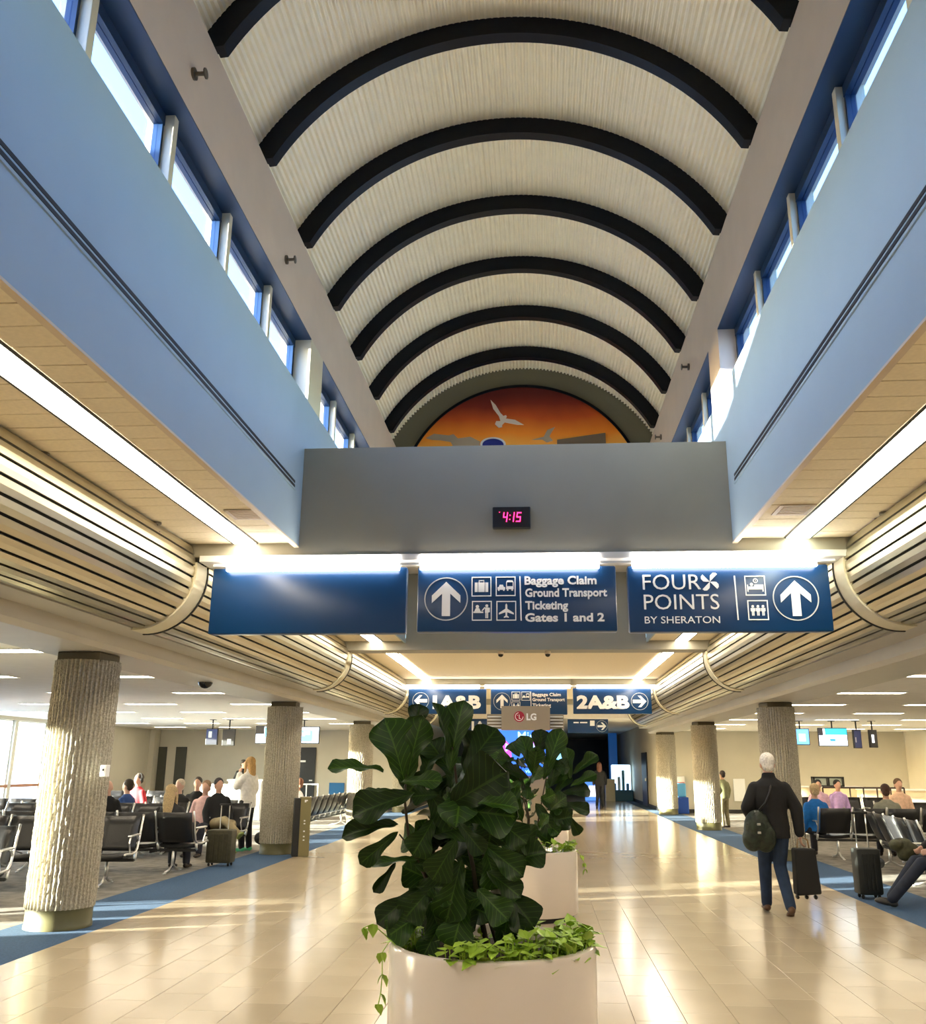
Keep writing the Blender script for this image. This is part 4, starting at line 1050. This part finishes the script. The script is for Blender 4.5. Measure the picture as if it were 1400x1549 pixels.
def person(label, loc, rz, pose='stand', lean=0.0, top=(.01, .01, .01), legs_c=(.02, .02, .03), hair=(.05, .03, .02), hair_style='short', shoe=(.03, .02, .015), skin=None,
           arms=None, legs=None, vox=.014, head_turn=0, head_nod=0, coat=False, scale=1.0, group=None, fingers=False, hide=()):
    """figure faces +y in its own frame"""
    Pn_ = empty('person', loc, rz, label=label, cat='person', group=group); Pn_.scale = (scale,) * 3
    sit = pose == 'sit'
    pz = .50 if sit else .93
    T = Matrix.Translation((0, 0, pz)) @ Matrix.Rotation(lean, 4, 'X')     # torso frame, z up from the pelvis
    tp = lambda p: T @ Vector(p)
    sk = skin or M_skin
    sh = {s: tp((s * .165, 0, .405)) for s in (-1, 1)}
    A_ = arms or {s: [tp((s * .23, -.02, .20)), tp((s * .24, .06, -.04))] for s in (-1, 1)}
    hip = {s: tp((s * .09, 0, 0)) for s in (-1, 1)}
    if sit: Lg = legs or {s: [Vector((s * .11, .42, .50)), Vector((s * .12, .44, .09))] for s in (-1, 1)}
    else: Lg = legs or {s: [Vector((s * .10, .02, .49)), Vector((s * .11, -.02, .09))] for s in (-1, 1)}
    # head frame
    H = T @ Matrix.Translation((0, .0, .528)) @ Matrix.Rotation(-lean, 4, 'X') @ Matrix.Rotation(head_turn, 4, 'Z') @ Matrix.Rotation(head_nod, 4, 'X')
    hp = lambda p: H @ Vector(p); HR = H.to_3x3()
    b = MB()
    loft(b, [(-.06, .12, .09, 0), (0, .15, .105, 0), (.15, .13, .095, 0), (.3, .145, .10, 0), (.42, .15, .09, 0), (.48, .10, .07, 0), (.52, .055, .055, 0)], T)
    limb(b, [tp((0, 0, .44)), hp((0, .015, .10))], [.062, .052])
    b.ell(hp((0, .01, .155)), (.074, .095, .105), 16, 12, HR); b.ell(hp((0, .045, .09)), (.052, .055, .055), 12, 8, HR)
    b.ell(hp((0, .105, .125)), (.014, .02, .028), 8, 6, HR)
    for s in (-1, 1):
        b.ell(hp((s * .076, .0, .135)), (.012, .022, .034), 8, 6, HR)
        b.ell(hp((s * .03, .092, .155)), (.012, .010, .008), 8, 6, HR)
    b.ell(hp((0, .098, .085)), (.024, .012, .008), 8, 5, HR)
    for s in (-1, 1):
        el, wr = Vector(A_[s][0]), Vector(A_[s][1])
        limb(b, [sh[s], el, wr], [.048, .040, .028])
        d = (wr - el).normalized(); side_ = d.cross(Vector((s, 0, .2))).normalized(); nrm = d.cross(side_).normalized()
        pm = wr + d * .045
        for q in range(4):
            o_ = side_ * ((q - 1.5) * .019)
            k0 = wr + d * .03 + o_ * .6; k1 = wr + d * .085 + o_; Lf = (.036, .042, .039, .030)[q]
            cu_ = nrm * (-s * .012)
            b.tube([k0, k1], [.014, .011], 7)
            limb(b, [k1, k1 + d * Lf * .8 + cu_, k1 + d * Lf * 1.2 + cu_ * 2.8], [.0095, .0085, .0075], 7)
        b.ell(pm, (.02, .02, .02), 8, 6)
        th = wr + d * .03 - side_ * .03
        limb(b, [wr + d * .01, th, th + d * .035 - side_ * .008], [.014, .011, .009], 7)
        kn, an = Vector(Lg[s][0]), Vector(Lg[s][1])
        limb(b, [hip[s], kn, an], [.075, .052, .036])
    remesh(b, 'body', sk, Pn_, vox if not fingers else .0065, 3)
    # top
    mt = mat('cloth_top_%.2f_%.2f_%.2f' % top, top, .85, noise=.12, nscale=20)
    j = MB(); k = .022 if coat else .012
    hem = -.14 if coat else -.05
    loft(j, [(hem, .165 + k, .12 + k, -.005), (0, .165 + k, .122 + k, 0), (.14, .150 + k, .108 + k, -.005), (.30, .172 + k, .115 + k, -.01), (.42, .165 + k, .100 + k, -.01), (.475, .125 + k, .080 + k, -.008), (.52, .070 + k * .6, .064 + k * .6, 0), (.58 if coat else .53, .058 + k * .5, .060 + k * .5, 0)], T, 20)
    for s in (-1, 1): limb(j, [sh[s], Vector(A_[s][0]), Vector(A_[s][1]) - (Vector(A_[s][1]) - Vector(A_[s][0])).normalized() * .02], [.056 + k, .052 + k, .043 + k * .6], 12)
    remesh(j, 'jacket' if coat else 'shirt', mt, Pn_, vox)
    t_ = MB(); ml = mat('cloth_leg_%.2f_%.2f_%.2f' % legs_c, legs_c, .85, noise=.15, nscale=15)
    loft(t_, [(-.10, .14, .10, 0), (-.02, .168, .122, 0), (.10, .150, .11, 0)], T)
    for s in (-1, 1):
        kn, an = Vector(Lg[s][0]), Vector(Lg[s][1])
        limb(t_, [hip[s] + Vector((s * .005, 0, -.02)), kn, an + (kn - an).normalized() * .0], [.098, .074, .060], 12)
    remesh(t_, 'trousers', ml, Pn_, vox)
    for s in (-1, 1):
        an = Vector(Lg[s][1]); kn = Vector(Lg[s][0])
        sp_ = MB(); tilt = Matrix.Rotation(0 if len(Lg[s]) < 3 else Lg[s][2], 3, 'X')
        for (p, r) in (((0, -.02, -.045), (.042, .055, .042)), ((0, .08, -.055), (.045, .10, .034)), ((0, .14, -.062), (.045, .055, .026))):
            sp_.ell(an + tilt @ Vector(p), r, 12, 8, tilt)
        remesh(sp_, 'shoe', mat('shoe_%.2f_%.2f_%.2f' % shoe, shoe, .5), Pn_, .009, 3)
    # hair
    if hair:
        mh = mat('hair_%.2f_%.2f_%.2f' % hair, hair, .7, noise=.25, nscale=60, bump=.4, bscale=90)
        hh = MB()
        hh.ell(hp((0, -.016, .188)), (.087, .100, .094), 18, 12, HR)
        if hair_style == 'long':
            loft(hh, [(-.22, .06, .035, -.07), (-.05, .085, .05, -.075), (.10, .09, .07, -.05), (.2, .07, .07, -.03)], H)
            for s in (-1, 1): limb(hh, [hp((s * .075, .03, .19)), hp((s * .085, .03, .10)), hp((s * .085, .04, -.08))], [.022, .025, .02])
        else:
            hh.ell(hp((0, -.05, .12)), (.070, .052, .065), 14, 9, HR)
        remesh(hh, 'hair', mh, Pn_, .010, 2)
    return Pn_, hp, tp
V = Vector
# the walking man
man_arms = {-1: [V((-.27, -.02, 1.12)), V((-.20, .16, .98))], 1: [V((.27, -.03, 1.12)), V((.285, -.03, .84))]}
man_legs = {-1: [V((-.10, .10, .50)), V((-.10, .16, .09)), 0], 1: [V((.05, .02, .50)), V((.09, -.22, .10)), -.45]}
man, hp, tp = person('white-haired man in black jacket and jeans walking away with bags', (2.67, 11.15, 0), R(-4), 'stand', lean=-.06, top=(.006, .006, .007), legs_c=(.012, .028, .065),
    hair=(.82, .77, .72), shoe=(.10, .045, .02), arms=man_arms, legs=man_legs, vox=.010, coat=True, fingers=True, head_nod=-.1, scale=1.015)
# shoulder bag at his left hip
bgm = mat('bag_dark_green', (.012, .02, .010), .45, noise=.7, nscale=22, bump=.6, bscale=25)
p = at(1146, 1258, 10.98)
Bg = empty('shoulder_bag', (p.x, 11.0, p.z), label='dark green patterned shoulder bag at the walking man\'s left hip', cat='bag')
b = MB(); b.ell((0, 0, .03), (.155, .085, .21), 16, 12); b.ell((.08, 0, -.06), (.13, .075, .17), 14, 10); b.ell((-.06, 0, -.08), (.12, .08, .14), 14, 10)
remesh(b, 'body', bgm, Bg, .014, 4)
MB().tube([(.02, .06, .20), (.10, -.06, .32), (.17, .0, .44), (.22, .10, .55)], .012, 6).build('strap', M_black, Bg, smooth='all')
for zz in (-.02, .07): MB().bevbox(-.02, .02, -.095, -.08, zz, zz + .025, .004).build('buckle', M_alu, Bg)
# dark bag in his right hand
p = at(1212, 1283, 11.1); q = at(1222, 1354, 11.1)
Sb = empty('garment_bag', (p.x, 11.1, p.z), label='black wheeled bag hanging from the walking man\'s right hand', cat='bag')
b = MB(); dx = q.x - p.x; dz = q.z - p.z
vs = [(-.10, -.09, 0), (.13, -.09, 0), (.13, .09, 0), (-.10, .09, 0), (dx - .14, -.10, dz), (dx + .13, -.10, dz + .02), (dx + .13, .10, dz + .02), (dx - .14, .10, dz)]
b.add(vs, [(0, 3, 2, 1), (4, 5, 6, 7), (0, 1, 5, 4), (1, 2, 6, 5), (2, 3, 7, 6), (3, 0, 4, 7)][::1])
sbo = b.build('body', mat('bag_black', (.007, .007, .007), .8), Sb, fix=True)
md = sbo.modifiers.new('b', 'BEVEL'); md.width = .02; md.segments = 2
for fx in (-.12, -.02, .08): MB().ell((dx + fx, 0, dz - .02), (.02, .05, .025), 10, 6).build('wheel', M_black, Sb)
hx = 2.67 + .29
MB().tube([(-.05, 0, .0), (-.04, 0, .09), (.02, 0, .115), (.07, 0, .09), (.08, 0, .0)], .010, 6).build('handle', mat('handle_tan', (.4, .28, .15), .5), Sb, smooth='all')
# far walking person
person('distant person in dark clothes walking away near the lit shop', (2.30, 36.8, 0), 0, 'stand', top=(.015, .012, .012), legs_c=(.008, .008, .012), hair=(.15, .06, .04), hair_style='long',
    legs={-1: [V((-.09, .05, .49)), V((-.14, -.16, .10)), -.5], 1: [V((.09, .05, .49)), V((.10, .10, .09))]}, vox=.02)
# standing woman in white
person('blonde woman in a white sweater standing beside the second left column', (-5.62, 17.7, 0), R(70), 'stand', top=(.85, .83, .80), legs_c=(.006, .006, .008), hair=(.55, .34, .13), hair_style='long', shoe=(.08, .5, .25),
    arms={-1: [V((-.20, .12, 1.18)), V((-.08, .16, 1.42))], 1: [V((.24, .02, 1.14)), V((.24, .12, .92))]}, vox=.016, coat=True)
# agent
pa = at(369, 1147, 28.5)
person('dark-haired agent in black standing behind the white counter', (pa.x, 28.5, 0), R(200), 'stand', top=(.01, .01, .012), hair=(.02, .015, .01), vox=.02, head_turn=.9)
def seated(label, u, v, y, rz, **k):
    """seated figure whose head is near pixel (u,v)"""
    p_ = at(u, v, y); return person(label, (p_.x, y, max(0, p_.z - 1.16)), rz, 'sit', **k)
seated('blonde person sitting with long hair over the black seat back', 261, 1228, 14.4, 0, lean=.25, top=(.02, .02, .02), hair=(.50, .36, .18), hair_style='long', vox=.014)
seated('bald man in a black T-shirt sitting beside the nearest left column', 164, 1192, 16.3, R(185), top=(.01, .01, .01), hair=None, vox=.016)
seated('dark-haired man in a blue suit sitting in profile, left lounge', 193, 1194, 17.6, R(80), top=(.02, .06, .2), hair=(.03, .02, .01), vox=.016)
hd = seated('person in a red hoodie with headphones, left lounge', 210, 1180, 19.9, R(150), top=(.45, .02, .03), hair=(.06, .04, .03), vox=.018)
Hp_, hp_, _ = hd
mb = MB(); mb.tube([hp_((.09, 0, .14)), hp_((.10, 0, .2)), hp_((.06, 0, .27)), hp_((-.06, 0, .27)), hp_((-.10, 0, .2)), hp_((-.09, 0, .14))], .012, 6)
for s in (-1, 1): mb.ell(hp_((s * .095, 0, .14)), (.025, .04, .045), 8, 6)
mb.build('headphones', M_black, Hp_)
seated('pale-haired person in dark clothes sitting in the left lounge', 272, 1190, 17.6, R(170), top=(.02, .02, .02), hair=(.6, .5, .36), vox=.018)
seated('person with dark hair sitting behind the pale-haired one, left lounge', 299, 1186, 18.6, R(190), top=(.015, .015, .015), hair=(.04, .03, .02), vox=.018)
seated('curly-haired person in a pink top sitting left of the crossed-legs man', 311, 1200, 17.0, R(180), top=(.6, .38, .36), hair=(.30, .18, .10), vox=.018)
seated('man in black T-shirt and khaki trousers with crossed legs beside the suitcase', 334, 1188, 17.0, R(220), lean=.2, top=(.01, .01, .012), legs_c=(.30, .24, .13), hair=(.03, .02, .02),
       legs={-1: [V((-.11, .42, .50)), V((-.12, .44, .09))], 1: [V((.05, .44, .57)), V((-.14, .66, .34)), .5]}, shoe=(.25, .30, .08), vox=.016)
seated('person in a white shirt sitting just right of the second left column', 451, 1192, 20.4, R(90), top=(.85, .83, .8), hair=(.20, .08, .04), vox=.018)
# right lounge
seated('man in a grey-green shirt seen from behind in the right lounge', 1339, 1202, 17.85, R(-10), top=(.24, .24, .19), hair=(.07, .03, .02), vox=.014)
seated('blond person in a bright blue shirt sitting behind the walking man', 1232, 1206, 17.85, R(10), top=(.01, .16, .55), hair=(.65, .48, .28), vox=.016)
seated('person with black hair and pink top, left of the far pair', 1237, 1192, 23.4, R(170), top=(.7, .45, .6), hair=(.01, .01, .01), vox=.02)
seated('person with black hair and lilac top, right of the far pair', 1266, 1190, 23.4, R(190), top=(.6, .4, .75), hair=(.01, .01, .01), vox=.02)
seated('sunlit person in a peach top far back in the right lounge', 1358, 1188, 20.2, R(180), top=(.75, .5, .35), hair=(.15, .09, .05), vox=.02)
person('person in black sitting at the right edge with legs stretched out', (4.97, 11.75, 0), R(84), 'sit', lean=-.05, top=(.006, .006, .007), legs_c=(.015, .02, .035), hair=(.03, .02, .02), shoe=(.03, .03, .03),
       arms={-1: [V((-.26, .10, .78)), V((-.14, .34, .66))], 1: [V((.26, .10, .78)), V((.14, .34, .66))]},
       legs={-1: [V((-.13, .46, .50)), V((-.16, .84, .10)), .25], 1: [V((.13, .46, .50)), V((.10, .78, .10)), .1]}, vox=.011, coat=True)
pp_ = at(1094, 1206, 26.0)
person('traveller in olive clothes standing beside the sunlit right column', (pp_.x, 26.0, 0), R(30), 'stand', top=(.20, .20, .10), legs_c=(.25, .22, .12), hair=(.03, .02, .02), vox=.02, scale=.86)

# ================================================================ LUGGAGE, STANDS, COUNTERS
def suitcase(u, v, y0, h, w_, d_, color, label, hup=.38, rz=0):
    p_ = atz(u, v, 0); S = empty('suitcase', (p_.x, p_.y + d_ / 2, 0), rz, label=label, cat='suitcase')
    m = mat('case_%.2f_%.2f_%.2f' % color, color, .6, noise=.2, nscale=20)
    MB().bevbox(-w_ / 2, w_ / 2, -d_ / 2, d_ / 2, .05, h, .03).build('shell', m, S, smooth=True)
    for q in range(4): MB().bevbox(-w_ / 2 + .05 + q * (w_ - .1) / 4 + .01, -w_ / 2 + .05 + (q + 1) * (w_ - .1) / 4 - .01, -d_ / 2 - .008, -d_ / 2 + .002, .10, h - .06, .004).build('rib', m, S)
    for sx in (-1, 1):
        MB().tube([(sx * .07, d_ * .3, h - .02), (sx * .07, d_ * .3, h + hup)], .008, 6).build('handle_tube', M_alu, S)
        for sy in (-1, 1): MB().ell((sx * (w_ / 2 - .05), sy * (d_ / 2 - .05), .028), (.022, .014, .028), 10, 8).build('wheel', M_black, S)
    MB().bevbox(-.10, .10, d_ * .3 - .015, d_ * .3 + .015, h + hup - .01, h + hup + .02, .006).build('handle_grip', M_black, S)
    return S
suitcase(328, 1311, 0, .56, .42, .26, (.045, .04, .018), 'upright dark olive suitcase with raised silver handle, left lounge')
suitcase(1320, 1361, 0, .60, .30, .24, (.010, .012, .010), 'upright black suitcase beside the sitter at the right edge', .42)
def rumple(name, u, v, y, r, color, label, seed, cat='bag'):
    p_ = at(u, v, y); p_.z = p_.z if name == 'holdall' else r - .05; rn = random.Random(seed); B = empty(name, (p_.x, y, max(0.02, p_.z - r)), label=label, cat=cat)
    mb = MB()
    for q in range(6): mb.ell((rn.uniform(-.1, .1), rn.uniform(-.06, .06), r * .9 + rn.uniform(-.06, .08)), (r * rn.uniform(.6, 1), r * .7, r * rn.uniform(.5, .8)), 12, 8)
    remesh(mb, 'body', mat('bag_%.2f_%.2f_%.2f' % color, color, .7, noise=.3, nscale=25, bump=.4, bscale=30), B, .014, 3)
    MB().tube([(-.08, 0, r * 1.5), (-.05, 0, r * 1.9), (.05, 0, r * 1.9), (.08, 0, r * 1.5)], .009, 6).build('handle', M_black, B, smooth='all')
rumple('backpack', 1316, 1285, 15.0, .12, (.01, .01, .012), 'black backpack on the floor under the right-hand seats', 3)
rumple('holdall', 1362, 1284, 12.25, .13, (.05, .05, .02), 'dark olive holdall lying on the seat beside the person in black', 5)
rumple('backpack', 427 - 30, 1275, 17.9, .18, (.012, .012, .014), 'black bag on the floor beside the standing woman', 6)
# tall narrow stand by the second left column
a = atz(452, 1296, 0)
St = empty('floor_stand', (a.x, a.y, 0), R(18), label='tall narrow olive stand beside the second left column', cat='stand')
MB().bevbox(-.02, .17, 0, .28, 0, 1.02, .01).build('board', mat('stand_olive', (.20, .17, .07), .5), St)
MB().bevbox(-.13, -.02, .0, .28, 0, 1.0, .01).build('side_panel', M_black, St)
for q, (z, w__) in enumerate(((.95, .09), (.93, .05), (.60, .05), (.55, .05), (.42, .05), (.33, .05), (.27, .05))): MB().box(.05, .05 + w__ * .6, -.004, -.0005, z, z + .022).build('mark', M_white, St)
# gate counters left
def counter(u0, u1, y, h, label, m, z0=0, dpt=.7):
    a_, b_ = at(u0, 1150, y), at(u1, 1150, y)
    K_ = empty('gate_counter', ((a_.x + b_.x) / 2, y, 0), label=label, cat='counter'); hw = (b_.x - a_.x) / 2
    MB().bevbox(-hw, hw, 0, dpt, 0, h - .04, .015).build('front', m, K_)
    MB().bevbox(-hw - .03, hw + .03, -.04, dpt + .04, h - .04, h, .01).build('top', M_white, K_)
    n_ = max(2, int(hw * 2 / .7))
    for i in range(n_): MB().bevbox(-hw + (i + .06) * 2 * hw / n_, -hw + (i + .94) * 2 * hw / n_, -.012, 0, .12, h - .10, .004).build('panel', m, K_)
    return K_
M_ctr = mat('counter_white', (.8, .8, .78), .4); M_ctr2 = mat('counter_sand', (.75, .62, .42), .5)
counter(300, 345, 27.5, 1.0, 'pale gate counter in the left lounge, left one', M_ctr)
counter(348, 398, 27.0, 1.15, 'white gate counter in front of the agent', M_ctr)
def railing(name, u0, u1, y, h, m, label, nposts=5):
    a_, b_ = at(u0, 1150, y), at(u1, 1150, y)
    K_ = empty(name, (a_.x, y, 0), label=label, cat='railing'); L = b_.x - a_.x
    MB().tube([(0, 0, h), (L, 0, h)], .022, 8).build('top_rail', m, K_)
    for i in range(nposts): MB().tube([(L * i / (nposts - 1), 0, 0), (L * i / (nposts - 1), 0, h)], .02, 8).build('post', m, K_)
    return K_
railing('handrail', 448, 483, 27.5, 1.02, M_white, 'white handrail before the black door, left lounge', 3)
railing('queue_rail', 1240, 1362, 26.0, 1.06, mat('rail_brown', (.04, .02, .015), .5), 'dark queue railing in the right lounge', 7)
counter(1205, 1300, 30.5, 1.0, 'long sand-coloured gate counter in the right lounge, left part', M_ctr2)
counter(1302, 1400, 29.5, .95, 'sand-coloured low counter in the right lounge, right part', M_ctr2)
a_, b_ = at(1230, 1185, 30.2), at(1279, 1208, 30.2)
Fb = empty('black_framed_case', ((a_.x + b_.x) / 2, 30.2, 1.0), label='black-framed two-pane case on the right lounge counter', cat='case'); hw = (b_.x - a_.x) / 2; H = max(.3, a_.z - 1.0)
MB().box(-hw, hw, 0, .25, 0, .04).box(-hw, hw, 0, .25, H - .05, H).box(-hw, -hw + .05, 0, .25, 0, H).box(hw - .05, hw, 0, .25, 0, H).box(-.025, .025, 0, .25, 0, H).build('frame', M_black, Fb)
for s in (-1, 1): MB().box(s * hw / 2 - hw / 2 + .05, s * hw / 2 + hw / 2 - .05, .1, .11, .04, H - .05).build('pane', mat('case_pane', (.5, .55, .5), .2), Fb)
# blue notice on the left wall, blue chest + poster on the right wall
def wallpanel(name, u0, v0, u1, v1, y, m, label, cat, dpt=.03):
    a_, b_ = at(u0, v0, y), at(u1, v1, y)
    o_ = MB().bevbox(a_.x, b_.x, y - dpt, y, b_.z, a_.z, .006).build(name, m); tag(o_, label, cat); return o_
wallpanel('notice_board', 498, 1184, 520, 1208, 33.98, mat('notice_blue', (.01, .14, .36), .5), 'plain blue notice board on the far left wall', 'notice')
wp = wallpanel('poster', 1022, 1174, 1036, 1200, 33.98, mat('poster_paper', (.8, .75, .7), .5), 'white poster on the right wall above the blue chest', 'poster')
a_, b_ = at(1023, 1183, 33.94), at(1035, 1185, 33.94); MB().box(a_.x, b_.x, 33.935, 33.949, b_.z, a_.z).build('red_band', mat('poster_red', (.6, .15, .12), .5), wp)
a_, b_ = at(1024, 1195, 33.2), at(1042, 1222, 33.2)
Ch = empty('blue_chest', ((a_.x + b_.x) / 2, 33.2, 0), label='blue chest with pale blue top by the farthest right column', cat='chest'); hw = (b_.x - a_.x) / 2
MB().bevbox(-hw, hw, 0, .5, 0, .55, .02).build('body', mat('chest_blue', (.01, .07, .38), .4), Ch)
MB().bevbox(-hw, hw * .7, .1, .5, .55, 1.02, .05).build('lid', mat('chest_pale', (.12, .42, .72), .4), Ch)
wallpanel('white_notice', 1108, 1178, 1128, 1212, 33.98, M_white, 'bright white notice panel just left of the walking man', 'notice')
# ---- televisions
def tv(u0, v0, u1, v1, y, label, pieces, rz=0, off=False):
    a_, b_ = at(u0, v0, y), at(u1, v1, y)
    T_ = empty('television', ((a_.x + b_.x) / 2, y, b_.z), rz, label=label, cat='television'); hw, H = (b_.x - a_.x) / 2, a_.z - b_.z
    MB().bevbox(-hw, hw, 0, .06, 0, H, .008).build('case', M_black, T_)
    top_ = 2.83 - b_.z
    MB().tube([(0, .03, H - .01), (0, .03, top_)], .02, 8).bevbox(-.08, .08, -.04, .10, top_ - .015, top_, .003).build('ceiling_mount', M_black, T_)
    for i, (c_, s_, x0, x1, z0, z1) in enumerate(pieces):
        MB().box(-hw + .02 + x0 * (2 * hw - .04), -hw + .02 + x1 * (2 * hw - .04), -.004 - i * .002, -.0005, .02 + z0 * (H - .04), .02 + z1 * (H - .04)).build('screen' if i == 0 else 'screen_picture', emis('tv_%.2f_%.2f_%.2f' % c_, c_, s_), T_)
    return T_
tv(387, 1098, 431, 1125, 26, 'lit television with a pale map, mostly behind the second left column', [((.75, .88, 1), 2.2, 0, 1, 0, 1), ((.02, .02, .03), .1, 0, .28, .55, 1), ((.1, .55, .95), 2, .3, .95, .35, .95)])
tv(436, 1099, 482, 1125, 26, 'lit television with a blue map, right of the second left column', [((.75, .88, 1), 2.2, 0, 1, 0, 1), ((.15, .5, .95), 2, .05, .8, .1, .8), ((.9, .6, .55), 1.5, .35, .55, .45, .65), ((.3, .75, .9), 2, .5, .72, .5, .75)])
tv(312, 1102, 328, 1127, 26, 'dark monitor with a blue glow, left one over the left lounge', [((.01, .03, .12), .8, 0, 1, 0, 1), ((.6, .7, .5), 1, .2, .5, .45, .85)])
tv(337, 1103, 354, 1128, 26, 'dark monitor with a small white notice, right one over the left lounge', [((.006, .006, .008), .5, 0, 1, 0, 1), ((.7, .7, .55), 1, .4, .75, .05, .4)])
tv(1196, 1102, 1225, 1127, 26, 'lit blue television partly behind the right ribbed column', [((.10, .35, .95), 2, 0, 1, 0, 1), ((.5, .8, 1), 2, .4, .8, .2, .7)])
tv(1236, 1101, 1283, 1129, 26, 'large lit television with a snowy blue picture over the right lounge', [((.85, .9, 1), 2.4, 0, 1, 0, 1), ((.02, .55, .85), 2, .22, 1, .62, 1), ((.02, .02, .05), .3, 0, .15, .6, 1), ((.05, .35, .55), 1, .38, .58, .25, .4)])
tv(1288, 1104, 1306, 1132, 26, 'dark angled monitor right of the snowy television', [((.01, .02, .08), .6, 0, 1, 0, 1), ((.35, .3, .25), .8, .1, .25, .3, .6)], R(25))
tv(1312, 1104, 1330, 1131, 26, 'dark angled monitor with a white notice, rightmost', [((.006, .006, .008), .4, 0, 1, 0, 1), ((.85, .85, .85), 2, .2, .55, .25, .75)], R(25))
# unseen wedge added outside the left clerestory to cut the sun patch aslant
rf = MB(); yz = [(-12, 3.2), (-12, 7.4), (-2.5, 7.4), (5.45, 5.85), (5.45, 3.2)]
rf.add([(-9.5, y, z) for y, z in yz] + [(-8, y, z) for y, z in yz], [tuple(range(5)), tuple(range(5, 10))[::-1]] + [(i + 5, (i + 1) % 5 + 5, (i + 1) % 5, i) for i in range(5)])
struct('wall_unseen_sun_blocker', rf, M_tar)
